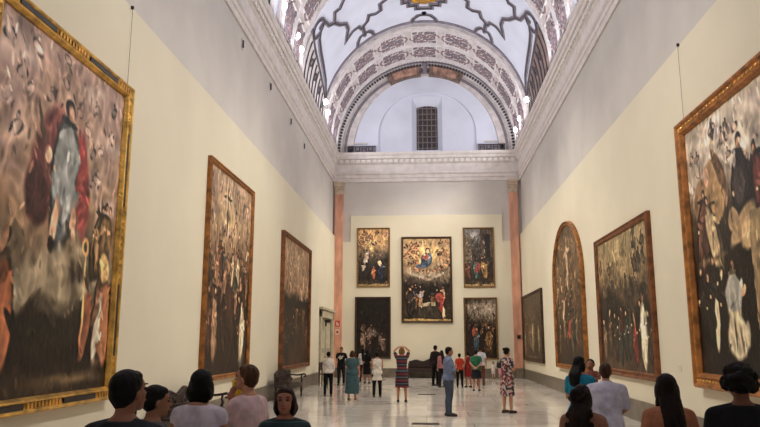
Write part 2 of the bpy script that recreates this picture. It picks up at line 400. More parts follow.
for y0 in (25.6, 14.5):
    d = y0-25.6
    bg = bmesh.new(); bd = bmesh.new()
    for l in bay_lines(y0):
        l = dens(l, 3); ribbon(bg, l, .2, .04); ribbon(bd, l, .06, .06)
    for yy, w in ((y0+6.35, .2), (y0+.15, .2)): ribbon(bg, arc(yy, 10, 170), w, .05)
    for t in (151.5, 28.5):
        ribbon(bg, circ(t, 26.75+d, .42), .2, .04); ribbon(bd, circ(t, 26.75+d, .42), .07, .06)
    # edge lines of the side compartments, curving down to the far springing
    for s in (0, 1):
        e = [(155, 26.2), (157, 26.6), (158.5, 27.2), (160.5, 28.5), (162.5, 29.9), (165.5, 31.4), (170, 32.0)]
        e2 = [(151.5, 27.2), (153.5, 27.5), (155.5, 28.3), (157.5, 29.6), (160, 30.9), (164, 31.7), (168, 32.0)]
        for q in (e, e2):
            q = [((t if s == 0 else 180-t), y+d) for t, y in q]
            ribbon(bd, dens(q, 4), .09, .07); ribbon(bg, dens(q, 4), .26, .04)
    sw = obj('strapwork_moulding', bg, M['stucco_grey'], ceil); obj('strapwork_inlay', bd, M['stucco_dark'], sw)
    # lower side compartments with painted ribs
    for s in (0, 1):
        bm = bmesh.new(); br_ = bmesh.new(); e = [(157, 26.2), (160, 27.5), (162, 29.0), (165, 30.6), (169, 31.8), (174, 32.1)]
        rows = []
        for (t, y) in dens(e, 4):
            cols = [(t+(179.8-t)*k/6) for k in range(7)]
            rows.append([vp(c if s == 0 else 180-c, y+d, .05) for c in cols])
        vs = [[bm.verts.new(p) for p in r] for r in rows]
        for a, b in zip(vs, vs[1:]):
            for i in range(6): bm.faces.new((a[i], a[i+1], b[i+1], b[i]))
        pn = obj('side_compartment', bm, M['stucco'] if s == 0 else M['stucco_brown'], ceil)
        md = pn.modifiers.new('t', 'SOLIDIFY'); md.thickness = .04; md.offset = 0
        for k in range(9):
            y = 26.6+k*.6; t = np.interp(y, [q[1] for q in e], [q[0] for q in e])
            if y > 31.6: break
            q = [((a if s == 0 else 180-a), y+d) for a in np.linspace(t+1, 179, 8)]
            ribbon(br_, q, .09, .05, base=.06)
            if k % 2: ribbon(br_, [((a if s == 0 else 180-a), b+d) for a, b in circ(t+6, y+.3, .16, 10)], .07, .05, True, .06)
        obj('compartment_rib', br_, M['stucco_dark'], pn)
    # central rosette
    bm = bmesh.new(); yc = 29.3+d
    cross = [(101, yc-.5), (101, yc+.5), (98, yc+.5), (98, yc+.9), (94, yc+.9), (94, yc+1.25), (86, yc+1.25), (86, yc+.9), (82, yc+.9), (82, yc+.5), (79, yc+.5), (79, yc-.5), (82, yc-.5), (82, yc-.9), (86, yc-.9), (86, yc-1.25), (94, yc-1.25), (94, yc-.9), (98, yc-.9), (98, yc-.5)]
    ribbon(bm, dens(cross+[cross[0]], 3), .26, .05); cx = obj('rosette_frame', bm, M['stucco_grey'], ceil)
    bm = bmesh.new(); ribbon(bm, dens(cross+[cross[0]], 3), .07, .08); obj('rosette_inlay', bm, M['stucco_dark'], cx)
    bm = bmesh.new(); ball(bm, vp(90, yc, .0), (1.0, .85, .12), 20); rb = obj('rosette_field', bm, M['stucco_brown'], cx, True)
    bm = bmesh.new(); ball(bm, vp(90, yc, .1), (.4, .4, .16), 16)
    for k in range(8):
        a = k*PI/4; ball(bm, vp(90, yc, .1)+Vector((.5*math.cos(a), .5*math.sin(a), 0)), (.2, .2, .07), 10)
    obj('gilded_boss', bm, M['gilt'], rb, True)

# end wall lunette above the cornice
def arch_pts(rx, rz, x0, zb, n=48): return [(x0+rx*math.cos(PI*i/n), zb+rz*math.sin(PI*i/n)) for i in range(n+1)]
def between(bm, A, B, y0, y1=None):
    """quads between two equal polylines in x,z at depths y0 / y1"""
    y1 = y0 if y1 is None else y1
    a = [bm.verts.new((x, y0, z)) for x, z in A]; b = [bm.verts.new((x, y1, z)) for x, z in B]
    for i in range(len(A)-1): bm.faces.new((a[i], a[i+1], b[i+1], b[i]))
bm = bmesh.new()
n = 48; zb = ZC1+.0; xm = .09
outer = [(x, z) for x, z in arch_pts(RX+.1, RZ+.1, 0, ZS, n)]
niche = arch_pts(2.7, 2.5, xm, 13.1, n); niche[0] = (xm+2.7, zb); niche[-1] = (xm-2.7, zb)
between(bm, outer, niche, YE); between(bm, niche, niche, YE, YE+.14)
ww, wz0, wz1 = .6, 12.25, 14.8
def win(sx, z1_, zb_, n=48):
    out = []
    for i in range(n+1):
        u = i/n
        if u < .35: out.append((xm+sx, zb_+(z1_-zb_)*u/.35))
        elif u > .65: out.append((xm-sx, zb_+(z1_-zb_)*(1-u)/.35))
        else:
            q = (u-.35)/.3; out.append((xm+sx-2*sx*q, z1_+.12*math.sin(PI*q)))
    return out
wo = win(.85, wz1+.45, zb); wi = win(ww, wz1, zb+.2)
between(bm, niche, wo, YE+.14); between(bm, wo, wi, YE+.14, YE+.55)
wl = obj('wall_end_lunette', bm, M['vault'], norm=False); struct(wl)
wmm = wl.modifiers.new('t', 'SOLIDIFY'); wmm.thickness = .03; wmm.offset = 0
bm = bmesh.new(); box(bm, xm-ww-.05, xm+ww+.05, YE+.56, YE+.6, zb+.1, wz1+.2); w1 = struct(obj('window_1', bm, M['windowdark']))
bm = bmesh.new()
for k in range(5): x = xm-.5+k*.25; box(bm, x-.022, x+.022, YE+.5, YE+.54, zb+.2, wz1+.1)
for k in range(8): z = zb+.4+k*.33; box(bm, xm-ww, xm+ww, YE+.49, YE+.55, z-.018, z+.018)
obj('iron_grille', bm, M['grille'], w1)
struct(obj('trim_6', BB((xm-.7, xm+.7, YE+.05, YE+.5, zb, zb+.16)), M['vault']))
# archivolt rings round the lunette
def ring(r0, r1, y0, y1, name, m, a0=0, a1=180, par=None, n=72, ri=None):
    bm = bmesh.new(); rg = []
    for i in range(n+1):
        t = R(a0+(a1-a0)*i/n); k = 1.04
        f = lambda r, y: Vector((r*math.cos(t), y, ZS+r*k*math.sin(t)))
        g_ = (lambda y: Vector((ri[0]*math.cos(t), y, ZS+ri[1]*math.sin(t)))) if ri else (lambda y: f(r0, y))
        rg.append([g_(y1), g_(y0), f(r1, y0), f(r1, y1)])
    ring_tube(bm, rg); return obj(name, bm, m, par)
av = ring(4.36, 4.50, YE-.22, YE, 'trim_7', M['stucco_grey']); struct(av)
ring(4.2, 4.37, YE-.16, YE, 'inner_moulding', M['stucco'], par=av, ri=(4.0, 4.4))
ring(4.0, 4.06, YE-.22, YE, 'inner_bead', M['stucco_grey'], par=av, ri=(3.96, 4.36)) if False else None
ring(4.50, 4.62, YE-.12, YE, 'archivolt_band', M['stucco'], par=av)
ring(4.62, 4.90, YE-.3, YE, 'archivolt_ground', M['stucco_pale'], par=av)
ring(4.90, 4.95, YE-.42, YE, 'archivolt_rib', M['stucco_grey'], par=av)
ring(4.95, 5.0, YE-.9, YE, 'archivolt_soffit', M['stucco_pale'], par=av)
bm = bmesh.new(); bm2 = bmesh.new()
for i in range(88):
    t = R(1+i*178/87); k = 1.04
    c = Vector((4.76*math.cos(t), YE-.31, ZS+4.76*k*math.sin(t)))
    mt = Matrix.Rotation(-t, 4, 'Y')
    v = [c+mt @ Vector(q) for q in ((-.1, 0, 0), (0, 0, .07), (.1, 0, 0), (0, 0, -.07))]
    a = [bm.verts.new(p) for p in v]; b = [bm.verts.new(p+Vector((0, -.04, 0))) for p in v]
    bm.faces.new(b)
    for q in range(4): bm.faces.new((a[q], a[(q+1) % 4], b[(q+1) % 4], b[q]))
    c2 = Vector((4.9*math.cos(t), YE-.62, ZS+4.9*k*math.sin(t)))
    if i % 1 == 0: ball(bm2, c2, (.045, .1, .045), 6)
obj('diamond_row', bm, M['stucco_dark'], av); obj('bead_row', bm2, M['stucco_dark'], av)
# cartouches at the crown and the fret panels at its foot
for s in (-1, 1):
    c = ring(4.18, 4.8, YE-.34, YE-.1, 'crown_cartouche', M['stucco_brown'], 90-s*3-(24 if s > 0 else 0), 90-s*3+(24 if s < 0 else 0), av, 16)
    ring(4.28, 4.66, YE-.38, YE-.33, 'painted_relief', M['relief_orange'], 90-s*6-(17 if s > 0 else 0), 90-s*6+(17 if s < 0 else 0), c, 12)
bm = bmesh.new(); box(bm, -.12, .12, YE-.42, YE-.05, ZS+4.34*1.04, ZS+4.85*1.04); obj('keystone', bevel(bm, .02), M['stucco_grey'], av)
for s in (-1, 1):
    x0, x1 = (-4.32, -2.75) if s < 0 else (2.85, 4.32)
    p = obj('fret_panel', BB((x0, x1, YE-.16, YE, ZC1+.02, ZC1+.42)), M['stucco_grey'], av)
    bm = bmesh.new(); k = 0; x = x0+.08
    box(bm, x0, x1, YE-.19, YE-.15, ZC1+.33, ZC1+.38)
    while x < x1-.3:
        box(bm, x, x+.06, YE-.2, YE-.15, ZC1+.08, ZC1+.36); box(bm, x+.06, x+.22, YE-.2, YE-.15, ZC1+(.08 if k % 2 else .2), ZC1+(.14 if k % 2 else .26)); box(bm, x+.22, x+.28, YE-.2, YE-.15, ZC1+.08, ZC1+.36)
        x += .36; k += 1
    obj('fret_inlay', bm, M['stucco_dark'], p)
    bm = bmesh.new()
    xa = -4.1 if s < 0 else 4.1
    box(bm, min(xa, xa-s*.1), max(xa, xa-s*.1), YE-.14, YE, ZC1+.55, ZC1+1.2)
    box(bm, min(xa, xa-s*.9), max(xa, xa-s*.9), YE-.14, YE, ZC1+.52, ZC1+.6)
    obj('panel_bracket', bm, M['stucco'], av)

# portal in the left wall
st = BB((-WP-.02, -WP+.1, DY0, DY0+.35, 0, DZ), (-WP-.02, -WP+.1, DY1-.35, DY1, 0, DZ), (-WP-.02, -WP+.1, DY0, DY1, DZ-.35, DZ), (-WP-.02, -WP+.18, DY0-.1, DY1+.1, DZ, DZ+.12))
struct(obj('trim_8', bevel(st, .015), M['stonegrey']))
d = BB((-W+.02, -W+.08, DY0+.35, DY1-.35, 0, DZ-.35)); d1 = struct(obj('door_1', d, M['doorgrey']))
bm = bmesh.new()
for a, b in ((DY0+.55, DY0+1.95), (DY0+2.4, DY1-.55)):
    for z0_, z1_ in ((.3, 1.3), (1.5, 2.7)): box(bm, -W+.08, -W+.1, a, b, z0_, z1_)
obj('door_panel', bevel(bm, .008), M['stonegrey'], d1)
bm = bmesh.new(); tube(bm, [(-W+.08, DY0+2.1, 1.1), (-W+.15, DY0+2.1, 1.1), (-W+.15, DY0+2.0, 1.1)], .02, 8); obj('door_handle', bm, M['brass'], d1)
bm = BB((-WP+.1, -WP+.34, 33.3, 33.75, 2.72, 2.86), (-WP+.1, -WP+.16, 33.4, 33.6, 2.55, 2.75)); 
tag(obj('wall_light', bevel(bm, .01), M['black_plastic']), 'small black wall light fixed on the stone surround of the left doorway', 'wall light')

# ------------------------------------------------------------------ small fittings
t = thing('wall_sign', 'small red fire sign above another on the pink left pilaster', 'sign', (-4.74, YE-.205, 2.62), 0, 'safety signs on the left pilaster')
obj('sign_plate', BB((-.12, .12, -.02, 0, 0, .3)), M['red'], t)
bm = BB((-.06, .0, -.025, -.018, .05, .24), (.02, .07, -.025, -.018, .05, .16)); obj('pictogram', bm, M['paper'], t)
t = thing('wall_sign', 'small red and white sign below the other on the pink left pilaster', 'sign', (-4.74, YE-.205, 2.2), 0, 'safety signs on the left pilaster')
obj('sign_plate', BB((-.1, .1, -.02, 0, 0, .26)), M['paper'], t)
obj('pictogram', BB((-.06, .06, -.025, -.018, .06, .2)), M['red'], t)
t = thing('wall_thermostat', 'small dark square box fixed on the pink right pilaster', 'thermostat', (4.7, YE-.205, 2.0))
obj('housing', bevel(BB((-.09, .09, -.05, 0, 0, .18)), .01), M['black_plastic'], t); obj('dial', BB((-.04, .04, -.06, -.045, .06, .12)), M['brass'], t)
for k, (y, z, w_) in enumerate(((18.15, 10.02, 'nearest of'), (21.65, 10.08, 'second nearest of'), (25.1, 10.0, 'third nearest of'), (28.0, 9.86, 'farthest of'))):
    t = thing('wall_sensor', 'little black device on pale plate high on left wall, %s the four' % w_, 'sensor', (-W, y, z), PI/2, 'devices high on the left wall')
    obj('back_plate', bevel(BB((-.09, .09, -.02, 0, -.15, .15)), .006), M['upper'], t)
    obj('sensor_body', bevel(BB((-.04, .03, -.06, -.02, -.11, .11)), .01), M['black_plastic'], t)
for s, y, lb in ((1, 16.35, 'dark metal floor grille nearest the camera, wide slot in the marble'), (1, 25.4, 'thin dark floor grille farther off, before the striped dress woman')):
    t = thing('floor_grille', lb, 'floor grille', (-.03, y, 0), 0, 'grilles in the floor')
    obj('grille_frame', BB((-.31, .31, -.11, .11, 0, .012)), M['brass'], t)
    bm = bmesh.new()
    for k in range(18): box(bm, -.29+k*.033, -.275+k*.033, -.09, .09, .012, .018)
    obj('slat', bm, M['iron'], t)

# ------------------------------------------------------------------ lamps on the cornice
def lamp(x, y, z, tx, ty, tz, label, power, col=(1, .93, .81), cone=120, glow=True):
    t = thing('spotlight', label, 'spotlight', (x, y, ZC1), 0, 'spotlights along the cornice')
    bm = bmesh.new(); tube(bm, [(0, 0, .01), (0, 0, z-ZC1-.12)], .02, 8); ball(bm, (0, 0, .03), (.09, .09, .03), 12); obj('stand', bm, M['white_metal'], t)
    d = (Vector((tx, ty, tz))-Vector((x, y, z))).normalized(); o_ = Vector((0, 0, z-ZC1))
    q = d.to_track_quat('-Z', 'Y').to_matrix().to_4x4()
    bm = bmesh.new(); rg = []
    for zz, r in ((.26, .05), (.24, .09), (.1, .11), (0, .15), (-.03, .155)):
        rg.append([o_+q @ Vector((r*math.cos(k*PI/8), r*math.sin(k*PI/8), zz)) for k in range(16)])
    ring_tube(bm, rg); obj('lamp_housing', bm, M['white_metal'], t, True)
    bm = bmesh.new(); ball(bm, (0, 0, 0), (.13, .13, .13), 16, Matrix.Translation(o_) @ q @ Matrix.Translation((0, 0, -.09)))
    obj('lamp_lens', bm, M['bulb'], t, True)
    ld = bpy.data.lights.new('spot_beam', 'SPOT'); ld.energy = power; ld.color = col; ld.spot_size = R(cone); ld.spot_blend = 1.; ld.shadow_soft_size = .12
    lo = bpy.data.objects.new('spot_beam', ld); C.objects.link(lo); lo.matrix_world = Matrix.Translation(Vector((x, y, z))+d*.3) @ q
LP = 2600
def L(s, y, lb, z=12.95, f=1., ty=0, tz=2.0, cone=72):
    lamp(s*4.78, y, z, -s*4.9, y+ty, tz, lb, LP*f, cone=cone)
L(-1, 32.3, 'bright white spotlight on left cornice, the farthest on that side', 12.85)
L(-1, 31.5, 'bright spotlight on left cornice, just nearer than the farthest one', 13.1)
L(-1, 25.0, 'spotlight on left cornice below the ornate arch, farther of that pair', 12.9)
L(-1, 24.2, 'spotlight on left cornice below the ornate arch, nearer of that pair', 13.1)
L(-1, 21.8, 'large bright spotlight at the top left edge of the photo', 13.1)
L(1, 35.6, 'small spotlight on right cornice, farthest of all on that side', 12.8, ty=-1)
L(1, 33.9, 'bright spotlight on right cornice, middle of the three seen there', 12.85)
L(1, 31.4, 'bright spotlight on right cornice, nearest of the three seen there', 12.95)
L(1, 20.5, 'spotlight on the right cornice above the wide dark framed painting', 12.95, 1.3)
L(1, 17.5, 'spotlight on the right cornice above the painting of robed crowd', 12.95, 1.3)
L(-1, 15.5, 'spotlight on left cornice over the tall crowded painting', 12.95, 1.3)
L(1, 12.0, 'spotlight on right cornice over the largest right hand painting', 12.95, 1.1, ty=.5)
L(-1, 10.5, 'spotlight on left cornice over the gold and black framed painting', 12.95, 1.1, ty=1.5, cone=60)
L(1, 8.5, 'spotlight on the right cornice closest to the camera', 12.95, .8, ty=1.2, cone=56)
def area(name, x, y, z, sx, sy, e, col, rot):
    ld = bpy.data.lights.new(name, 'AREA'); ld.shape = 'RECTANGLE'; ld.size = sx; ld.size_y = sy; ld.energy = e; ld.color = col
    lo = bpy.data.objects.new(name, ld); C.objects.link(lo); lo.location = (x, y, z); lo.rotation_euler = rot
for s in (-1, 1):   # uplight strips lying on the cornice
    area('cornice_uplight', s*4.6, 16, ZC1+.06, .22, 40, 1750, (.92, .94, 1), (0, PI+s*R(-50), 0))
# beams for the end wall
def spot(x, y, z, tgt, e, col, cone, soft=.15):
    ld = bpy.data.lights.new('spot_beam', 'SPOT'); ld.energy = e; ld.color = col; ld.spot_size = R(cone); ld.spot_blend = .7; ld.shadow_soft_size = soft
    lo = bpy.data.objects.new('spot_beam', ld); C.objects.link(lo); lo.location = (x, y, z)
    lo.rotation_euler = (Vector(tgt)-Vector((x, y, z))).to_track_quat('-Z', 'Y').to_euler()
for s in (-1, 1):
    spot(s*4.6, 25.0, 13.0, (-s*1.2, YE, 4.5), 3800, (1, .93, .82), 44)
    spot(s*4.6, 31.4, 13.1, (-s*1.5, YE, 14.2), 420, (.93, .94, 1), 100)

# ------------------------------------------------------------------ paintings
rng = np.random.default_rng(7)
def vnoise(X, Y, sx, sy, seed):
    r = np.random.default_rng(seed).random((64, 64)); x = X*sx; y = Y*sy
    xi = np.floor(x).astype(int); yi = np.floor(y).astype(int); fx = x-xi; fy = y-yi; fx = fx*fx*(3-2*fx); fy = fy*fy*(3-2*fy)
    g = lambda a, b: r[a % 64, b % 64]
    return (g(xi, yi)*(1-fx)+g(xi+1, yi)*fx)*(1-fy)+(g(xi, yi+1)*(1-fx)+g(xi+1, yi+1)*fx)*fy
class Pic:
    """paints on a grid: u across, v down, lengths in picture heights"""
    def __init__(s, w, h, seed, nv=150):
        s.a = w/h; s.nv = nv; s.nu = max(20, int(nv*s.a)); s.seed = seed
        s.U, s.V = np.meshgrid(np.linspace(0, 1, s.nu+1), np.linspace(0, 1, s.nv+1))
        X = s.U*s.a; Y = s.V
        s.X = X+.009*(vnoise(X, Y, 9, 9, seed)-.5)*2+.004*(vnoise(X, Y, 25, 25, seed+1)-.5)*2
        s.Y = Y+.009*(vnoise(X, Y, 9, 9, seed+2)-.5)*2+.004*(vnoise(X, Y, 25, 25, seed+3)-.5)*2
        s.c = np.zeros((*s.U.shape, 3)); s.r = random.Random(seed)
    def bg(s, stops):
        v = [q[0] for q in stops]; Y = s.Y+.12*(vnoise(s.U*s.a, s.V, 4, 4, s.seed+5)-.5)
        for k in range(3): s.c[..., k] = np.interp(Y, v, [q[1][k] for q in stops])
        return s
    def blob(s, u, v, rx, ry, col, ang=0, soft=.35, op=1.):
        if soft < .6: soft *= .55
        m = max(rx, ry)+.03; j0 = max(0, int((v-m)*s.nv)); j1 = min(s.nv+1, int((v+m)*s.nv)+2); q = m/s.a; i0 = max(0, int((u-q)*s.nu)); i1 = min(s.nu+1, int((u+q)*s.nu)+2)
        if j1 <= j0 or i1 <= i0: return s
        sl = (slice(j0, j1), slice(i0, i1))
        dx = s.X[sl]-u*s.a; dy = s.Y[sl]-v; t = R(ang); a = (dx*math.cos(t)+dy*math.sin(t))/rx; b = (-dx*math.sin(t)+dy*math.cos(t))/ry
        d = np.sqrt(a*a+b*b); w = (np.clip((1-d)/soft, 0, 1)*op)[..., None]
        s.c[sl] = s.c[sl]*(1-w)+np.array(col)*w; return s
    def strokes(s, n, l=.022, amp=.55):
        """short brush strokes that vary the colour already there"""
        for _ in range(n):
            u, v = s.r.random(), s.r.random(); c = s.c[min(s.nv, int(v*s.nv)), min(s.nu, int(u*s.nu))]
            f = 1+s.r.uniform(-amp, amp*1.1); c2 = [min(245, q*f+(f-1)*14) for q in c]
            L_ = l*s.r.uniform(.5, 1.5); s.blob(u, v, L_*.33, L_, c2, s.r.uniform(-50, 50), .5, s.r.uniform(.45, .95))
        return s
    def clouds(s, v0, v1, cols, n=40, r=.06, op=.6):
        for _ in range(n):
            s.blob(s.r.random(), s.r.uniform(v0, v1), r*s.r.uniform(.6, 1.8), r*s.r.uniform(.4, 1), s.r.choice(cols), s.r.uniform(-30, 30), .9, op)
        return s
    def fig(s, u, v, h, robe, sk=(176, 130, 100), hair=(50, 34, 26), lean=0, hl=1.25):
        """robed standing figure, v = foot line, h = height"""
        L_ = lean; lt = tuple(min(255, c*hl+8) for c in robe); dk = tuple(c*.55 for c in robe)
        s.blob(u, v-h*.42, h*.17, h*.46, dk, L_, .25); s.blob(u+L_*.001, v-h*.45, h*.14, h*.42, robe, L_, .4)
        for k in range(4): s.blob(u+s.r.uniform(-.1, .1)*h/s.a, v-h*s.r.uniform(.2, .6), h*.022, h*s.r.uniform(.14, .28), lt if k % 2 else dk, L_+s.r.uniform(-14, 14), .8, .8)
        s.blob(u+.06*h/s.a, v-h*.62, h*.12, h*.035, lt, s.r.uniform(-50, 30), .5); s.blob(u+.13*h/s.a, v-h*.64, h*.03, h*.025, sk, 0, .5)
        s.blob(u-.05*h/s.a, v-h*.55, h*.1, h*.03, tuple(c*.9 for c in lt), s.r.uniform(10, 60), .5); s.blob(u-.1*h/s.a, v-h*.5, h*.028, h*.024, sk, 0, .5)
        s.blob(u, v-h*.82, h*.1, h*.03, dk, 0, .4)
        hx = u+math.sin(R(L_))*h*.5/s.a
        hy = v-h*(.9+s.r.uniform(-.03, .03)); s.blob(hx, hy-.015*h, h*.058, h*.066, hair, 0, .4); s.blob(hx+s.r.choice((-.014, .014))*h/s.a, hy, h*.044, h*.056, sk, s.r.uniform(-20, 20), .6); s.blob(hx, hy+.03*h, h*.03, h*.024, tuple(c*.72 for c in sk), 0, .7)
        return s
    def putto(s, u, v, h, sk=(196, 150, 118)):
        s.blob(u, v, h*.5, h*.3, tuple(c*.6 for c in sk), s.r.uniform(-60, 60), .4); s.blob(u, v, h*.42, h*.22, sk, s.r.uniform(-60, 60), .5)
        s.blob(u+s.r.uniform(-.4, .4)*h/s.a, v+h*.25, h*.1, h*.35, sk, s.r.uniform(-50, 50), .5); s.blob(u, v-h*.42, h*.16, h*.18, tuple(c*.68 for c in sk), 0, .5); s.blob(u+.03*h/s.a, v-h*.38, h*.12, h*.13, sk, 0, .7); s.blob(u+s.r.uniform(-.3, .3)*h/s.a, v+h*.02, h*.3, h*.07, tuple(min(235, c*1.12) for c in sk), s.r.uniform(-60, 60), .7)
        return s
    def crowd(s, v0, v1, n, h, robes, sks=((176, 130, 100), (150, 106, 80), (120, 84, 62)), u0=.03, u1=.97):
        for k in range(n):
            s.fig(s.r.uniform(u0, u1), v0+(v1-v0)*(k+1)/n, h*s.r.uniform(.8, 1.2), s.r.choice(robes), s.r.choice(sks), lean=s.r.uniform(-14, 14))
        return s
    def putti(s, n, u0, u1, v0, v1, h, sk=(190, 146, 118)):
        for _ in range(n):
            f = s.r.uniform(.7, 1.05); s.putto(s.r.uniform(u0, u1), s.r.uniform(v0, v1), h*s.r.uniform(.7, 1.2), tuple(c*f for c in sk))
        return s
    def rect(s, u0, u1, v0, v1, col, op=1.):
        w = ((s.X/s.a > u0)*(s.X/s.a < u1)*(s.Y > v0)*(s.Y < v1)*op)[..., None]; s.c = s.c*(1-w)+np.array(col)*w; return s
    def done(s, lift=1.1):
        s.strokes(int(90*s.a)+20, 9/s.nv, .18); s.strokes(int(300*s.a)+80, 3.5/s.nv, .3)
        wx = s.X+.05*vnoise(s.U*s.a, s.V, 7, 7, s.seed+12); wy = s.Y+.05*vnoise(s.U*s.a, s.V, 7, 7, s.seed+13)
        rid = np.abs(vnoise(wx, wy, 22, 12, s.seed+10)-.5)+.6*np.abs(vnoise(wx, wy, 40, 26, s.seed+11)-.5)
        s.c *= (1.13-.5*rid)[..., None]
        def blur(c, r):
            for ax in (0, 1):
                q = np.pad(c, [(r, r) if k == ax else (0, 0) for k in range(3)], mode='edge').cumsum(ax)
                n_ = c.shape[ax]; z_ = np.zeros_like(np.take(q, [0], ax)); q = np.concatenate([z_, q], ax)
                c = (np.take(q, range(2*r+1, 2*r+1+n_), ax)-np.take(q, range(0, n_), ax))/(2*r+1)
            return c
        s.c = s.c+.8*(s.c-blur(s.c, max(2, s.nv//50)))+.15*(s.c-blur(s.c, s.nv//9)); s.c = np.clip(s.c, 12, 225)
        lum = s.c.mean(2, keepdims=True); s.c = lum*np.array([1.14, .98, .78])*.32+s.c*.72; s.c = s.c*(.62+.38*np.clip(lum/95, 0, 1.12))
        g = 1+.12*(vnoise(s.U*s.a, s.V, 50, 50, s.seed+9)-.5)+.2*(vnoise(s.U*s.a, s.V, 14, 14, s.seed+8)-.5)
        c = np.clip(s.c*g[..., None]*lift, 0, 255)/255
        return np.where(c <= .04045, c/12.92, ((c+.055)/1.055)**2.4)
def outline(w, h, rise=0, ow=0):
    """outer outline points (x,z) starting bottom-left going clockwise; arched if rise"""
    if not rise: return [(-w/2, 0), (-w/2, h), (w/2, h), (w/2, 0)]
    pts = [(-w/2, 0)]
    for i in range(25):
        a = PI-PI*i/24; pts.append((w/2*math.cos(a), h-rise+rise*math.sin(a)))
    return pts+[(w/2, 0)]
def frame_bm(pts, prof):
    """mitred moulding: prof = (inset from the outer edge, depth towards the viewer)"""
    bm = bmesh.new(); P = [Vector(p) for p in pts]; n = len(P); rings = []
    for i in range(n):
        a = (P[i]-P[i-1]).normalized(); b = (P[(i+1) % n]-P[i]).normalized()
        na = Vector((a.y, -a.x)); nb = Vector((b.y, -b.x)); m = (na+nb).normalized(); k = 1/max(.3, m.dot(na))
        rings.append([Vector((P[i].x+m.x*k*q, -d, P[i].y+m.y*k*q)) for q, d in prof])
    rings.append(rings[0]); ring_tube(bm, rings, False)
    return bm
def painting(name_lbl, w, h, loc, rz, pic, fw_, fmat, depth=.12, rise=0, style='plain', wire=None, group=None):
    t = thing('framed_painting', name_lbl, 'painting', loc, rz, group)
    iw, ih = w-2*fw_, h-2*fw_
    nu, nv = pic.nu, pic.nv; col = pic.done()
    bm = bmesh.new(); lay = bm.loops.layers.float_color.new('paint'); vs = []
    zs = np.zeros((nv+1, nu+1))
    for j in range(nv+1):
        row = []
        for i in range(nu+1):
            x = (i/nu-.5)*(iw+.04); z = fw_-.02+(1-j/nv)*(ih+.04)
            if rise:
                zt = (h-rise)+(rise-fw_*.9)*math.sqrt(max(0, 1-(x/(iw/2+.021))**2)); z = min(z, zt) if j < nv*.55 else z
            row.append(bm.verts.new((x, -depth*.35, z)))
        vs.append(row)
    for j in range(nv):
        for i in range(nu):
            f = bm.faces.new((vs[j][i], vs[j+1][i], vs[j+1][i+1], vs[j][i+1]))
            for lp, (jj, ii) in zip(f.loops, ((j, i), (j+1, i), (j+1, i+1), (j, i+1))): lp[lay] = (*col[jj, ii], 1)
    if rise: bmesh.ops.dissolve_degenerate(bm, dist=1e-5, edges=bm.edges[:])
    obj('canvas', bm, M['oil'], t, norm=False)
    pts = outline(w, h, rise)
    f = fw_; D = depth
    prof = [(0, 0), (0, D*.75), (f*.12, D*.95), (f*.25, D*.9), (f*.35, D*.7), (f*.6, D*.62), (f*.72, D*.85), (f*.85, D*.8), (f, D*.45), (f, 0)]
    fr = obj('frame', frame_bm(pts, prof), fmat, t)
    if style == 'banded':                       # black lengths alternating with carved gilt
        bc = bmesh.new()
        def bar(b, a0, a1, side):
            e0, e1 = f*.3, f*.66
            if side == 'r': box(b, w/2-e1, w/2-e0, -D*.82, -D*.5, a0*h, a1*h)
            if side == 'l': box(b, -w/2+e0, -w/2+e1, -D*.82, -D*.5, a0*h, a1*h)
            if side == 't': box(b, -w/2+a0*w, -w/2+a1*w, -D*.82, -D*.5, h-e1, h-e0)
            if side == 'b': box(b, -w/2+a0*w, -w/2+a1*w, -D*.82, -D*.5, e0, e1)
        for sd_ in 'lrtb':
            for a0, a1 in ((.13, .35), (.6, .84)):
                bm = bmesh.new(); bar(bm, a0, a1, sd_); obj('black_panel', bevel(bm, .004), M['blackpanel'], fr)
            k = .37
            while k < .58: bar(bc, k, k+.012, sd_); k += .022
            for k0 in (.02, .87):
                k = k0
                while k < k0+.1: bar(bc, k, k+.012, sd_); k += .022
        obj('carved_ornament', bc, M['gold'], fr)
    if style == 'carved':
        bm = bmesh.new()
        for sx in (-1, 1):
            for k in range(int(h/.14)): ball(bm, (sx*(w/2-f*.47), -D*.64, .1+k*.14), (f*.11, .02, .05), 6)
        for zz in (f*.47, h-f*.47):
            for k in range(int(w/.14)): ball(bm, (-w/2+.1+k*.14, -D*.64, zz), (.05, .02, f*.11), 6)
        obj('carved_ornament', bm, M['gold'], fr, True)
    bm = BB((-w/2+.02, w/2-.02, -D*.3, -.0, .02, (h-rise)-.02)); obj('backing_board', bm, M['darkframe'], t)
    if wire:
        bm = bmesh.new(); x, top = wire
        tube(bm, [(x, -.03, h-.02), (x, -.03, top)], .0035, 6); wv = obj('hanging_wire', bm, M['iron'], t)
        bm = BB((x-.02, x+.02, -.05, 0, top-.03, top+.03)); obj('hook', bevel(bm, .01), M['black_plastic'], wv)
    return t
LX, RX_ = -WP, WP
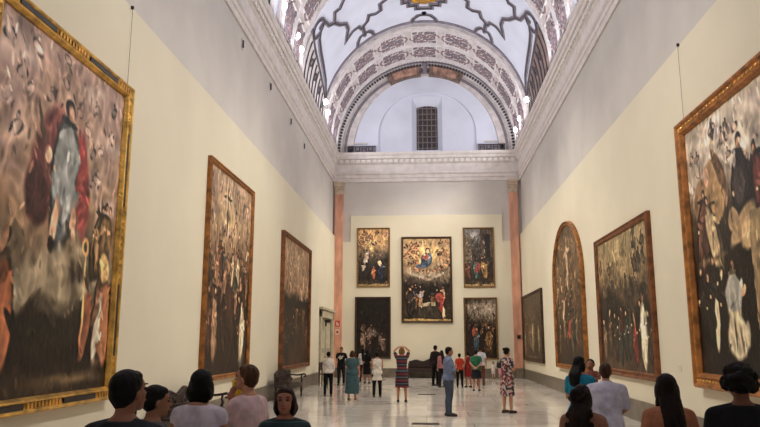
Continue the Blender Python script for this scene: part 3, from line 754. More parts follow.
# left, nearest: saint in armour among clouds over two robed men
def C_(*a): return a
p = Pic(3.4, 4.5, 11, 220).bg([(0, (150, 122, 116)), (.3, (160, 130, 116)), (.45, (140, 106, 82)), (.6, (112, 94, 74)), (.72, (56, 42, 32)), (.9, (44, 30, 22)), (1, (70, 50, 32))])
p.clouds(0, .45, [(188, 168, 162), (140, 112, 110), (170, 140, 126), (150, 120, 118)], 80, .06, .55).putti(26, .03, .97, .02, .4, .06, (186, 156, 148))
p.blob(.5, .32, .26, .34, (128, 92, 72), 0, .8, .7)
p.blob(.39, .36, .1, .2, (124, 66, 62), 18, .4); p.blob(.66, .38, .05, .2, (150, 60, 60), -12, .5); p.blob(.33, .46, .07, .1, (86, 46, 44), -20, .5)
p.fig(.52, .62, .5, (104, 106, 108), (178, 134, 112), (60, 40, 34)); p.blob(.53, .33, .075, .1, (116, 120, 122), 0, .3); p.blob(.53, .42, .1, .06, (132, 138, 142), 10, .5); p.blob(.53, .36, .03, .08, (160, 164, 170), 20, .8)
p.blob(.47, .52, .022, .08, (182, 138, 116), 6, .4); p.blob(.62, .52, .022, .08, (176, 130, 108), -8, .4); p.blob(.46, .59, .022, .03, (50, 40, 36), 0, .4); p.blob(.63, .6, .022, .03, (50, 40, 36), 0, .4)
p.blob(.35, .3, .012, .12, (96, 78, 60), -20, .4); p.blob(.39, .34, .025, .03, (190, 150, 128), 0, .4)
p.clouds(.58, .74, [(150, 134, 108), (170, 154, 128), (120, 104, 80), (96, 78, 58)], 34, .07, .7); p.blob(.56, .72, .16, .08, (162, 148, 120), 0, .9, .8)
for u in (.83, .9, .86): p.fig(u, .62+u*.05, .26, (118, 88, 56), lean=14)
p.blob(.5, .82, .22, .1, (52, 44, 34), 0, .7); p.blob(.5, .76, .1, .03, (120, 108, 88), 0, .9, .6)
p.fig(.9, .95, .38, (128, 84, 62), (150, 106, 78)).blob(.88, .82, .03, .12, (170, 158, 140), 4, .4).blob(.95, .8, .035, .15, (154, 96, 66), -4, .4).blob(.91, .62, .04, .05, (190, 150, 96), 0, .4)
p.blob(.77, .8, .035, .12, (140, 80, 56), 5, .4)
p.fig(.17, .95, .4, (120, 66, 42), (150, 106, 78)).blob(.2, .8, .04, .14, (160, 88, 56), 0, .4).fig(.05, .93, .36, (90, 70, 50))
p.blob(.74, .72, .007, .16, (190, 134, 84), 0, .5); p.blob(.74, .57, .025, .03, (196, 140, 88), 0, .3); p.blob(.74, .57, .013, .017, (110, 90, 66), 0, .3)
p.blob(.7, .96, .3, .025, (116, 92, 60), 0, .9, .8)
painting('huge gold and black framed painting on the left wall, nearest the camera', 3.8, 5.05, (LX, 9.0, .93), PI/2, p, .2, M['gold'], .16, style='banded', wire=(1.84, 6.5))
# left, second: crowded vertical scene under a cross
p = Pic(3.9, 4.8, 21, 180).bg([(0, (150, 122, 100)), (.25, (158, 128, 94)), (.4, (116, 84, 62)), (.6, (66, 42, 32)), (1, (60, 38, 26))])
p.blob(.45, .2, .2, .25, (178, 152, 112), 0, .9, .8).clouds(0, .3, [(150, 118, 110), (170, 140, 128), (120, 92, 84)], 30, .05, .6).putti(26, .05, .95, .05, .45, .07, (176, 132, 106))
p.blob(.4, .2, .012, .14, (66, 44, 34)).blob(.4, .12, .09, .011, (66, 44, 34)).putti(22, .05, .95, .4, .62, .09, (156, 106, 80))
p.crowd(.52, .74, 16, .22, [(96, 54, 40), (130, 90, 66), (70, 48, 42), (150, 128, 100), (60, 66, 62)]).crowd(.86, .98, 9, .34, [(64, 40, 32), (58, 38, 30), (108, 76, 54), (86, 54, 40)])
p.fig(.84, .97, .36, (186, 166, 136)).fig(.2, .95, .38, (140, 102, 76)).blob(.52, .62, .1, .07, (74, 46, 34), 0, .5)
painting('tall gilt framed crowd scene on left wall behind the sleeveless woman', 4.0, 5.1, (LX, 17.3, .93), PI/2, p, .12, M['oldgold'], .12)
# left, third
p = Pic(5, 4.4, 31, 150).bg([(0, (140, 108, 86)), (.2, (156, 126, 100)), (.42, (140, 104, 80)), (.5, (40, 28, 22)), (.7, (70, 42, 26)), (1, (84, 52, 30))])
p.putti(30, .1, .9, .03, .42, .1, (186, 150, 122)).blob(.5, .15, .12, .12, (196, 168, 140), 0, .7, .8).crowd(.75, .98, 10, .36, [(74, 46, 28), (50, 36, 28), (96, 62, 40), (60, 40, 34)]).blob(.5, .5, .5, .05, (32, 24, 20), 0, .5, .8)
painting('narrow looking brown framed painting on left wall, next to the doorway', 5.5, 4.75, (LX, 26.25, .85), PI/2, p, .15, M['brownframe'], .16)
# right, nearest: kneeling friars in white and dark robes
p = Pic(4, 4.2, 41, 220).bg([(0, (176, 164, 150)), (.2, (150, 136, 122)), (.34, (92, 74, 58)), (.5, (44, 34, 28)), (.8, (32, 26, 24)), (1, (36, 28, 24))])
p.clouds(0, .26, [(196, 186, 176), (140, 126, 122), (206, 198, 186)], 50, .06, .6).putti(14, .05, .9, .03, .25, .07, (170, 146, 132))
p.blob(.12, .32, .07, .1, (132, 98, 66), 20, .4).blob(.27, .3, .11, .13, (148, 114, 76), -25, .35).blob(.33, .24, .035, .12, (116, 84, 56), -30, .4).blob(.2, .24, .03, .04, (186, 140, 112), 0, .4).fig(.12, .62, .36, (104, 62, 48), lean=10).fig(.24, .62, .33, (150, 128, 96), lean=-20)
p.fig(.5, .58, .46, (50, 44, 46), (178, 134, 106), lean=6).blob(.56, .36, .1, .14, (46, 38, 38), 20, .5).fig(.68, .56, .38, (110, 54, 48), lean=-10).blob(.5, .33, .05, .09, (70, 60, 60), 0, .5).blob(.42, .44, .05, .05, (150, 122, 90), 30, .4).blob(.5, .47, .14, .05, (156, 126, 92), -25, .5).blob(.57, .5, .1, .07, (178, 146, 104), -20, .5)
p.rect(.56, 1, .44, .92, (142, 118, 84), .9).blob(.75, .6, .12, .12, (168, 144, 104), 0, .8).rect(.6, .98, .74, .8, (164, 150, 130), .9).rect(.6, .98, .8, .95, (70, 54, 44), 1)
p.blob(.2, .555, .18, .02, (118, 96, 66), -6, .8)
for k, u in enumerate((.06, .14, .19, .28)): p.fig(u, (.87, .9, .86, .885)[k], (.31, .32, .33, .31)[k], (40, 34, 34), (170, 124, 96), (60, 44, 36))
p.blob(.2, .8, .025, .12, (176, 160, 132), 5, .4)
p.fig(.37, .93, .38, (172, 160, 134), (150, 106, 78), (60, 40, 30)).blob(.37, .7, .075, .08, (132, 134, 130), 10, .4).blob(.38, .86, .1, .09, (190, 176, 146), 0, .4).blob(.36, .85, .012, .08, (120, 104, 80), 6, .6).blob(.41, .87, .012, .07, (134, 116, 88), -6, .6).blob(.45, .69, .03, .02, (180, 134, 100), -30, .4)
p.fig(.78, .93, .4, (40, 34, 34)).crowd(.5, .62, 5, .22, [(140, 60, 46), (90, 70, 50)], u0=.62, u1=.95)
painting('huge gilded painting with white robed kneeling friar, on right wall nearest the camera', 4.6, 4.86, (RX_, 10.95, 1.02), -PI/2, p, .26, M['rightgold'], .18, style='carved', wire=(-2.12, 6.43))
# right, second: clouded sky over a row of robed people
p = Pic(4.5, 3.3, 51, 170).bg([(0, (140, 122, 86)), (.25, (132, 112, 78)), (.45, (84, 66, 48)), (.55, (40, 34, 26)), (.75, (52, 38, 30)), (1, (92, 70, 48))])
p.blob(.4, .1, .25, .14, (160, 140, 98), 0, .9, .8).putti(16, .55, .97, .05, .45, .12, (104, 86, 68)).putti(5, .05, .3, .2, .45, .12, (110, 84, 62)).clouds(.4, .56, [(44, 38, 32), (60, 50, 40), (36, 32, 28)], 30, .09, .8).blob(.3, .36, .06, .05, (72, 64, 60), 30, .4)
for u, c in ((.08, (110, 84, 60)), (.2, (90, 66, 46)), (.33, (62, 44, 36)), (.42, (54, 58, 52)), (.52, (46, 48, 44)), (.6, (60, 62, 54)), (.69, (126, 40, 34)), (.8, (60, 46, 38)), (.93, (70, 50, 40))): p.fig(u, .96+p.r.uniform(-.05, .02), p.r.uniform(.36, .46), c, lean=p.r.uniform(-8, 8))
p.fig(.84, .97, .5, (196, 184, 158)).blob(.84, .72, .045, .2, (206, 194, 168), 3, .4).fig(.45, .75, .22, (96, 36, 30))
painting('brown framed landscape shaped painting on right wall behind the lilac shirt man', 4.95, 3.68, (RX_, 17.98, .98), -PI/2, p, .16, M['brownframe'], .12)
# right, third: arched crucifixion-like crowd
p = Pic(4.7, 4.9, 61, 170).bg([(0, (88, 66, 46)), (.25, (112, 86, 58)), (.5, (100, 74, 50)), (.7, (74, 54, 38)), (1, (60, 44, 30))])
p.blob(.5, .3, .035, .18, (188, 156, 120), 0, .4).blob(.5, .2, .14, .02, (170, 136, 104), -10, .4).blob(.5, .11, .03, .035, (150, 112, 86), 0, .4).blob(.42, .46, .014, .1, (180, 146, 112), 6, .4).putti(18, .12, .88, .1, .45, .1, (140, 106, 78))
p.crowd(.6, .95, 20, .26, [(96, 78, 52), (70, 56, 42), (120, 96, 66), (60, 62, 48), (104, 54, 38)]).blob(.5, .75, .04, .07, (170, 56, 40), 10, .4).blob(.3, .6, .03, .09, (176, 150, 116), 10, .5)
painting('round topped painting on the right wall, the only arched one', 5.05, 5.08, (RX_, 24.8, .9), -PI/2, p, .15, M['oldgold'], .15, rise=2.0)
# right, fourth
p = Pic(6, 2.9, 71, 120).bg([(0, (84, 70, 52)), (.5, (78, 62, 46)), (1, (70, 54, 40))])
p.blob(.45, .3, .3, .2, (104, 84, 60), 0, .9, .7).crowd(.8, .95, 12, .5, [(84, 66, 48), (66, 52, 40), (112, 90, 64), (132, 112, 82)]).fig(.5, .93, .6, (150, 122, 84)).blob(.5, .96, .5, .02, (120, 90, 56), 0, .5, .7)
painting('small dark framed painting on the right wall, farthest from the camera', 6.3, 3.2, (RX_, 33.75, .92), -PI/2, p, .12, M['darkframe'], .12)
# altar wall, centre
YP = YE-.12
p = Pic(2.6, 4.4, 81, 200).bg([(0, (176, 142, 100)), (.2, (178, 144, 104)), (.38, (146, 122, 98)), (.48, (104, 88, 74)), (.58, (46, 36, 30)), (.8, (60, 48, 36)), (1, (78, 62, 44))])
p.blob(.5, .2, .22, .17, (214, 176, 110), 0, .9, .9).putti(20, .05, .3, .04, .4, .07, (186, 130, 96)).putti(18, .7, .95, .04, .4, .07, (190, 136, 98)).blob(.5, .43, .24, .05, (150, 134, 116), 0, .7).putti(8, .2, .8, .36, .46, .07, (196, 144, 110))
p.blob(.5, .26, .075, .1, (58, 72, 100), 18, .3).blob(.42, .33, .1, .04, (70, 90, 118), -15, .4).blob(.56, .25, .03, .08, (92, 112, 136), 10, .5).blob(.5, .22, .035, .06, (150, 96, 86), 0, .5).blob(.52, .145, .03, .035, (90, 60, 40), 0, .4).blob(.52, .152, .022, .028, (216, 172, 138), 0, .5).blob(.46, .2, .035, .014, (206, 160, 126), 30, .5).blob(.47, .23, .05, .02, (150, 80, 74), -30, .4)
p.blob(.3, .45, .2, .025, (168, 156, 140), 20, .7).blob(.75, .45, .2, .025, (160, 146, 130), -20, .7)
p.crowd(.76, .86, 12, .2, [(64, 48, 38), (110, 70, 46), (50, 50, 56), (150, 110, 80)], u0=.1, u1=.92).rect(.34, .68, .78, .82, (134, 120, 98)).rect(.34, .68, .82, .93, (66, 56, 46))
p.fig(.16, .95, .36, (60, 54, 48)).fig(.8, .93, .33, (140, 50, 48), (190, 140, 108)).blob(.76, .72, .06, .05, (160, 62, 54), -30, .4).blob(.84, .9, .02, .07, (196, 150, 120), 0, .4).blob(.36, .68, .05, .04, (140, 128, 130), -30, .4)
p.rect(.0, 1, .972, 1, (150, 120, 70))
painting('largest central painting on the end wall, a blue cloaked figure in golden clouds', 2.68, 4.56, (-.02, YP, 2.8), 0, p, .11, M['darkframe'], .1)
# altar wall, sides
p = Pic(1.6, 3, 91, 150).bg([(0, (176, 128, 84)), (.2, (190, 146, 96)), (.4, (120, 98, 78)), (.6, (56, 50, 48)), (.85, (48, 38, 32)), (1, (84, 68, 46))])
p.blob(.45, .22, .1, .16, (226, 190, 120), 0, .9, .8).putti(14, .05, .95, .03, .3, .09, (176, 124, 94)).fig(.25, .62, .3, (150, 130, 116), lean=20).fig(.75, .93, .42, (44, 50, 74)).fig(.5, .9, .26, (160, 84, 56)).blob(.16, .66, .05, .03, (160, 148, 134), 0, .5).blob(.7, .6, .04, .05, (196, 160, 130), 0, .4).rect(0, 1, .96, 1, (130, 108, 74))
painting('small end wall painting at upper left, rays of golden light', 1.78, 3.19, (-2.86, YP, 4.68), 0, p, .08, M['thinframe'], .08)
p = Pic(1.7, 3, 92, 150).bg([(0, (34, 26, 22)), (.4, (36, 28, 24)), (1, (44, 32, 26))])
p.crowd(.78, .95, 7, .36, [(60, 44, 36), (96, 76, 66), (70, 40, 30), (50, 44, 48)], ((120, 90, 70), (100, 72, 56))).blob(.5, .58, .12, .1, (104, 90, 84), 10, .6).blob(.2, .5, .06, .08, (90, 66, 52), 20, .6)
painting('darkest end wall painting, at lower left behind the small group', 1.89, 3.22, (-2.88, YP, .95), 0, p, .09, M['darkframe'], .09)
p = Pic(1.6, 3, 93, 150).bg([(0, (110, 112, 120)), (.2, (84, 80, 80)), (.45, (66, 58, 54)), (.8, (58, 46, 38)), (1, (90, 74, 54))])
p.rect(.55, 1, 0, .5, (84, 72, 64)).rect(.7, .9, .1, .5, (50, 44, 42)).rect(0, .25, .15, .6, (96, 84, 72)).blob(.35, .12, .1, .08, (150, 150, 156), 0, .8)
p.fig(.4, .9, .42, (54, 84, 82), (196, 146, 116)).blob(.47, .68, .05, .1, (146, 66, 62), 5, .4).fig(.68, .9, .42, (146, 108, 66), (150, 104, 76), lean=-10).fig(.1, .85, .3, (96, 56, 44)).rect(0, 1, .96, 1, (140, 116, 80))
painting('small end wall painting at upper right, two figures embracing', 1.64, 3.2, (2.75, YP, 4.64), 0, p, .08, M['thinframe'], .08)
p = Pic(1.7, 3, 94, 150).bg([(0, (60, 48, 40)), (.12, (128, 116, 104)), (.3, (96, 84, 72)), (.42, (44, 34, 28)), (1, (52, 38, 28))])
p.blob(.7, .2, .2, .1, (150, 140, 128), -15, .8).crowd(.5, .62, 8, .2, [(70, 50, 36), (96, 66, 44)]).fig(.35, .9, .42, (54, 76, 90), (200, 150, 116)).blob(.3, .58, .05, .1, (146, 66, 52), 5, .4).fig(.75, .95, .5, (120, 84, 50), (170, 124, 94)).rect(0, .1, 0, 1, (46, 36, 30), .6)
painting('end wall painting at lower right, behind the green topped woman', 1.74, 3.18, (2.76, YP, .94), 0, p, .08, M['thinframe'], .08)
t = thing('wall_label', 'small white caption card on right wall, left of the largest painting', 'caption card', (WP, 14.35, 1.25), -PI/2)
obj('card', bevel(BB((-.09, .09, -.012, 0, 0, .13)), .003), M['paper'], t); obj('printed_line', BB(*[(-.07, .05, -.0135, -.011, .02+k*.022, .026+k*.022) for k in range(5)]), M['stonegrey'], t)

# ------------------------------------------------------------------ benches
def bench(loc, rz, label, w=2.5):
    t = thing('carved_bench', label, 'bench', loc, rz, 'carved dark wooden benches')
    obj('seat', bevel(BB((-w/2, w/2, -.5, -.05, .42, .47)), .012), M['wood'], t)
    obj('apron', bevel(BB((-w/2+.06, w/2-.06, -.49, -.46, .33, .42)), .008), M['wood'], t)
    bm = bmesh.new(); n = 60
    top = []
    for i in range(n+1):
        u = i/n; x = -w/2+.04+u*(w-.08)
        z = .84+.06*abs(math.sin(u*3*PI))+.07*math.exp(-((u-.5)/.1)**2)+.03*math.exp(-((u-.17)/.06)**2)+.03*math.exp(-((u-.83)/.06)**2)
        top.append((x, z))
    rings = [[Vector((x, -.1, .47)), Vector((x, -.1+0, .6)), Vector((x, -.07, z)), Vector((x, -.03, z)), Vector((x, -.05, .47))] for x, z in top]
    ring_tube(bm, rings); bk = obj('backrest', bm, M['wood'], t)
    bm = bmesh.new()
    for k in range(3):
        x = -w/2+.45+k*(w-.9)/2
        for q in (-1, 1):
            tube(bm, [(x+q*(.06+.16*math.sin(a)*1.0), -.11, .68+.1*math.cos(a)) for a in [j*.45 for j in range(9)]], .018, 6)
        ball(bm, (x, -.1, .68), (.07, .03, .08), 10)
    tube(bm, [(x, -.085, z-.03) for x, z in top], .016, 6)
    obj('carving', bm, M['wood'], bk)
    for s in (-1, 1):
        bm = bmesh.new(); x = s*(w/2-.04)
        tube(bm, [(x, -.1, .72), (x, -.3, .7), (x, -.47, .72), (x, -.55, .74), (x, -.6, .7), (x, -.58, .65), (x, -.54, .66)], [.026, .026, .028, .03, .03, .028, .02], 8)
        tube(bm, [(x, -.45, .47), (x, -.48, .56), (x, -.45, .63), (x, -.47, .71)], [.028, .034, .022, .026], 8)
        obj('armrest', bm, M['wood'], t)
        for y in (-.46, -.1):
            bm = bmesh.new(); tube(bm, [(x, y, .42), (x, y, .34), (x, y, .22), (x, y, .1), (x, y, .03)], [.035, .03, .042, .026, .034], 10); obj('leg', bm, M['wood'], t)
    return t
bench((-WP+.2, 23.1, 0), PI/2, 'carved dark wooden bench at the left wall behind the light pink blouse woman')
bench((-WP+.2, 13.75, 0), PI/2, 'carved brown bench at left wall, behind the sleeveless white top woman')
bench((.12, YE-.2, 0), 0, 'long carved dark bench against the end wall beneath the central painting', 2.3)
def chair(loc, rz, label):
    t = thing('wooden_chair', label, 'chair', loc, rz)
    obj('seat', bevel(BB((-.22, .22, -.22, .22, .43, .47)), .01), M['wood'], t)
    obj('backrest', bevel(BB((-.22, .22, .19, .22, .6, .95)), .008), M['wood'], t)
    for x in (-.19, .19):
        obj('leg', BB((x-.02, x+.02, -.21, -.17, 0, .43)), M['wood'], t); obj('leg', BB((x-.02, x+.02, .18, .22, 0, .96)), M['wood'], t)
chair((-4.45, 30.9, 0), R(80), 'dark wooden chair beside the left doorway, behind the white blouse woman')

# ------------------------------------------------------------------ people
def arm_points(kind, s, sw):
    S = Vector((s*sw, 0, 1.355))
    T = {'down': ((s*(sw+.055), -.02, 1.10), (s*(sw+.06), .05, .86), (0, .15, -1), (-s, 0, 0)),
         'crossed': ((s*(sw+.04), .04, 1.10), (-s*.03, .21, 1.13+.03*s), (-s, .15, .1), (0, -1, 0)),
         'behind': ((s*(sw+.07), -.09, 1.12), (s*.05, -.19, .95), (-s, -.1, -.35), (0, 1, 0)),
         'front': ((s*(sw+.04), .02, 1.10), (s*.09, .24, 1.12), (-s*.5, .8, .1), (0, 0, 1)),
         'clasp': ((s*(sw+.05), .02, 1.11), (s*.06, .20, .96), (-s, .2, -.2), (0, -1, 0)),
         'phone': ((s*(sw+.03), .12, 1.16), (s*.05, .28, 1.38), (-s*.2, .3, 1), (0, -1, 0)),
         'head': ((s*(sw+.08), .06, 1.56), (s*.095, .03, 1.68), (-s, -.3, .25), (0, 0, -1)),
         'hip': ((s*(sw+.17), -.05, 1.14), (s*.19, .03, .98), (-s*.6, .5, -.5), (-s, 0, 0)),
         'chin': ((s*(sw+.02), .13, 1.14), (s*.04, .16, 1.36), (-s*.2, .0, 1), (0, -1, 0)),
         'hold': ((s*(sw+.04), .06, 1.10), (-s*.02, .26, 1.08+.1*(s > 0)), (-s, .1, .2), (0, -1, 0))}[kind]
    return S, Vector(T[0]), Vector(T[1]), Vector(T[2]).normalized(), Vector(T[3]).normalized()
def hand(bm, w, d, nrm, s):
    nrm = (nrm-d*nrm.dot(d)).normalized(); lat = d.cross(nrm)
    mtx = Matrix((lat, nrm, d)).transposed().to_4x4()
    ball(bm, w+d*.045, (.042, .017, .052), 12, mtx)
    for k, (o, l) in enumerate(((-.031, .062), (-.0105, .074), (.0105, .07), (.031, .055))):
        a = w+d*.075+lat*o; b = a+(d*.92+nrm*.3).normalized()*l*.5; c = b+(d*.6+nrm*.75).normalized()*l*.5
        tube(bm, [a, b, c], [.0095, .009, .008], 8)
    sd = -1 if k else 1; th = lat*(-1 if (lat.cross(d)).dot(nrm) > 0 else 1)
    a = w+d*.02+th*.025; b = a+(d*.5+th*.8+nrm*.3).normalized()*.04; c = b+(d*.9+th*.2+nrm*.4).normalized()*.032
    tube(bm, [a, b, c], [.013, .0105, .009], 8)
def person(x, y, H, rz, label, skc=(190, 140, 112), hair='short', hc=(34, 24, 20), top='tee', tm=None, bottom='trousers', bm_=None, hem=.5, arms=('down', 'down'),
           fem=True, head_yaw=0, head_pitch=0, shoe=(30, 26, 26), vox=.011, stance=.1, group=None, wide=1., toplen=.86, child=False, sleeve=None, collar=False):
    k = H/1.70; sw = (.152 if fem else .18)*wide
    hs = 1.0 if not child else 1.45       # children carry bigger heads
    W_ = wide
    tors = [(0, 0, .80, .11, .085), (0, -.005, .86, .155, .11), (0, -.01, .93, .17 if fem else .16, .118), (0, 0, 1.03, .128 if fem else .143, .1), (0, 0, 1.14, .135 if fem else .155, .108),
            (0, .008, 1.25, .15 if fem else .172, .122 if fem else .118), (0, 0, 1.33, .146 if fem else .172, .098), (0, -.005, 1.40, .10 if fem else .115, .075), (0, -.005, 1.445, .062, .058)]
    tors = [(a, b, c, d*W_, e*W_) for a, b, c, d, e in tors]
    A = [arm_points(arms[i], s, sw) for i, s in enumerate((-1, 1))]
    leg = [[Vector((s*.088*W_, 0, .87)), Vector((s*(.09+stance*.15), .01, .66)), Vector((s*(.085+stance*.25), .012, .47)), Vector((s*(.085+stance*.3), -.012, .34)), Vector((s*(.085+stance*.35), -.01, .08))] for s in (-1, 1)]
    lr = [.088*W_, .075*W_, .056, .054, .036]
    head = Vector((0, .025, 1.565)); hm = Matrix.Translation(head) @ Matrix.Rotation(R(head_yaw), 4, 'Z') @ Matrix.Rotation(R(head_pitch), 4, 'X') @ Matrix.Scale(hs, 4)
    def fin(bm, name, m, par, sm=2, v=None, dec=None):
        for vv in bm.verts: vv.co = vv.co*k
        me = remesh(bm, v or vox, sm, dec); return link(name, me, m, par)
    def hb(bm, c, r, seg=16): ball(bm, (0, 0, 0), r, seg, hm @ Matrix.Translation(c))
    # body
    b = bmesh.new(); loft(b, tors)
    tube(b, [(-sw, 0, 1.36), (0, -.01, 1.40), (sw, 0, 1.36)], [.048, .055, .048])
    tube(b, [(0, -.012, 1.40), (0, 0, 1.47), (0, .012, 1.53)], [.058, .05, .05])
    for i, (S, E_, Wr, d, nr) in enumerate(A):
        tube(b, [S, S.lerp(E_, .45), E_, E_.lerp(Wr, .4), Wr], [.05, .044, .037, .037, .025]); hand(b, Wr+d*.01, d, nr, (-1, 1)[i])
    for l in leg:
        tube(b, l, lr); a = l[-1]; tube(b, [a+Vector((0, -.045, -.035)), a+Vector((0, .06, -.045)), a+Vector((0, .155, -.055))], [.034, .034, .024])
    hb(b, (0, -.008, .025), (.073, .092, .088)); hb(b, (0, .022, -.04), (.056, .066, .068)); hb(b, (0, .056, -.088), (.026, .026, .022)); hb(b, (0, .03, .03), (.062, .06, .05))
    hb(b, (0, .094, -.028), (.012, .02, .014)); hb(b, (0, .086, -.005), (.009, .014, .026)); hb(b, (0, .068, .02), (.05, .022, .014)); hb(b, (0, .083, -.06), (.024, .01, .006))
    for s in (-1, 1): hb(b, (s*.076, -.006, -.015), (.011, .018, .028)); hb(b, (s*.033, .055, -.03), (.02, .022, .018))
    body = fin(b, 'person', skin(skc), None, 2)
    body.location = (x, y, 0); body.rotation_euler = (0, 0, rz); tag(body, label, 'person', group)
    for s in (-1, 1):
        e = bmesh.new(); ball(e, (0, 0, 0), (.0155, .009, .008), 10, hm @ Matrix.Translation((s*.031, .079, .003)))
        for vv in e.verts: vv.co *= k
        obj('eye', e, M['eye'], body, True)
        e = bmesh.new(); ball(e, (0, 0, 0), (.019, .007, .004), 8, hm @ Matrix.Translation((s*.033, .085, .025)))
        for vv in e.verts: vv.co *= k
        obj('eyebrow', e, hairm(hc), body, True)
    e = bmesh.new(); ball(e, (0, 0, 0), (.023, .008, .007), 10, hm @ Matrix.Translation((0, .088, -.061)))
    for vv in e.verts: vv.co *= k
    obj('lips', e, M['lips'], body, True)
    # hair
    h = bmesh.new(); rr = random.Random(int(x*1000+y*77))
    hb(h, (0, -.016, .038), (.079, .093, .084)); hb(h, (0, -.042, .0), (.076, .066, .075)); hb(h, (0, .03, .07), (.06, .05, .036))
    if hair == 'short':
        for s in (-1, 1): hb(h, (s*.068, -.02, .01), (.014, .035, .04))
        hb(h, (0, -.058, -.045), (.052, .03, .04))
    if hair in ('bob', 'long', 'wavy', 'loose'):
        ln = {'bob': .06, 'long': .46, 'wavy': .30, 'loose': .24}[hair]
        for s in (-1, 1): hb(h, (s*.07, -.02, -.03), (.026, .055, .08))
        nq = 6 if hair == 'bob' else 13
        for q in range(nq):
            f = q/(nq-1); w = (.092 if hair == 'bob' else .084)+.016*math.sin(f*PI)
            n_ = 1 if hair == 'bob' else f
            z = -.02-ln*f
            hb(h, (0, -.05-(.085 if hair != 'bob' else .01)*min(1, f*1.8), z), (w*(1 if hair != 'long' else 1-.12*f), .045, .06))
        if hair == 'wavy':
            for q in range(80):
                f = rr.random(); a = rr.uniform(-1, 1); hb(h, (a*(.08+.045*f), -.055-.05*rr.random()-.05*f, .06-.36*f), (.026, .026, .03), 8)
        if hair == 'long':
            for s in (-1, 1):
                for q in range(5): hb(h, (s*(.075+.006*q), -.01-.008*q, -.06-.055*q), (.018, .03, .045), 8)
    if hair == 'curly':
        for q in range(110):
            a = rr.uniform(0, 2*PI); el = rr.uniform(-.75, 1.5); r_ = .092+.016*rr.random()
            pt = Vector((math.cos(a)*math.cos(el), math.sin(a)*math.cos(el), math.sin(el)))
            if pt.y > .35 and pt.z < .45: continue
            hb(h, (pt.x*r_, pt.y*r_-.02, pt.z*r_+.02), (.024, .024, .024), 8)
    if hair == 'pony':
        hb(h, (0, -.115, .05), (.03, .035, .03))
        for q in range(7): hb(h, (0, -.14-.008*q, .02-.045*q), (.032-.003*q, .028, .036), 8)
        for s in (-1, 1): hb(h, (s*.068, -.03, .0), (.014, .04, .04))
    if hair == 'bun':
        hb(h, (0, -.11, .07), (.05, .045, .045))
        for s in (-1, 1): hb(h, (s*.068, -.03, .0), (.014, .04, .04))
    fin(h, 'hair', hairm(hc), body, 1)
    # clothes
    g = .014
    tl = toplen
    def tor(z0, z1, g, extra=()):
        zs = [s_[2] for s_ in tors]; out = []
        for z in sorted(set([z0, z1]+[s_[2] for s_ in tors if z0 < s_[2] < z1])):
            i = [np.interp(z, zs, [s_[q] for s_ in tors]) for q in range(5)]
            fl = .02*max(0, (1.0-z)/.2) if z < 1.0 else 0
            out.append((i[0], i[1], z, i[3]+g+fl, i[4]+g+fl))
        return out
    dress = bottom == 'dress'
    z0 = .84 if dress else tl
    if tl < .80 and not dress:
        pass
    c = bmesh.new(); secs = tor(max(z0, .82), 1.425, g+.006)
    if not dress and tl < .82: secs = [(0, -.005, tl, .19*W_, .15*W_)]+secs
    if dress:
        n_ = 5; secs = [(0, -.005, hem+(.82-hem)*i/n_, (.205 if fem else .2)*W_-.012*i/n_, .15*W_-.006*i/n_) for i in range(n_)]+secs
    loft(c, secs, 28)
    e_ = .93 if top == 'sleeveless' else 1.
    tube(c, [(-sw*e_, 0, 1.355+.02*(1-e_)), (0, -.01, 1.395), (sw*e_, 0, 1.355+.02*(1-e_))], [.058, .062, .058] if e_ == 1 else [.05, .06, .05])
    sl = sleeve if sleeve is not None else {'tee': .62, 'sleeveless': 0, 'long': 2, 'blouse': .85, 'rolled': 1.35}.get(top, .6)
    for (S, E_, Wr, d, nr) in A:
        if sl <= 0: continue
        pts = [S, S.lerp(E_, min(sl, .5))]
        rad = [.06, .058]
        if sl > .5: pts.append(S.lerp(E_, min(sl, 1))); rad.append(.057)
        if sl > 1: pts.append(E_.lerp(Wr, min(.93, sl-1 if sl < 2 else .93))); rad.append(.044)
        tube(c, pts, rad)
    sh = fin(c, 'dress' if dress else 'shirt', tm, body, 2)
    if collar:
        c = bmesh.new()
        rg = []
        for q in range(17):
            a = -PI/2+(q-8)/8*2.75; e1 = Vector((.064*math.cos(a), .064*math.sin(a)-.006, 1.455)); e2 = Vector((.09*math.cos(a), .088*math.sin(a)-.008, 1.415))
            o1 = Vector((math.cos(a), math.sin(a), 0))*.007; rg.append([e1-o1, e1+o1, e2+o1, e2-o1])
        ring_tube(c, rg)
        for vv in c.verts: vv.co *= k
        obj('collar', c, tm, sh)
    if bottom in ('trousers', 'shorts'):
        c = bmesh.new(); loft(c, [(0, -.004, .80, .16*W_, .115*W_)]+tor(.82, 1.0, g*.8), 24)
        for l in leg:
            q = [Vector(p) for p in l]
            if bottom == 'shorts': q = q[:2]+[q[1].lerp(q[2], .7)]; rd = [.1*W_, .095*W_, .09*W_]
            else: rd = [.102*W_, .09*W_, .07, .066, .055]
            tube(c, q, rd)
        fin(c, 'trousers' if bottom == 'trousers' else 'shorts', bm_, body, 2)
    if bottom == 'skirt':
        c = bmesh.new(); loft(c, [(0, -.005, hem, .2*W_, .15*W_), (0, -.005, .7, .195*W_, .145*W_)]+tor(.84, 1.02, g*.9), 28); fin(c, 'skirt', bm_, body, 2)
    for l in leg:
        c = bmesh.new(); a = l[-1]
        tube(c, [a+Vector((0, -.045, -.036)), a+Vector((0, .06, -.043)), a+Vector((0, .165, -.05))], [.043, .043, .034]); box(c, a.x-.04, a.x+.04, a.y-.08, a.y+.19, .0, .022)
        fin(c, 'shoe', leather(shoe), body, 1)
    return body
M['eye'] = mat('dark_eye', (44, 30, 24), .2); M['lips'] = mat('lips', (150, 78, 68), .5)
NV, FV = .010, .015
BLK = (24, 23, 26)
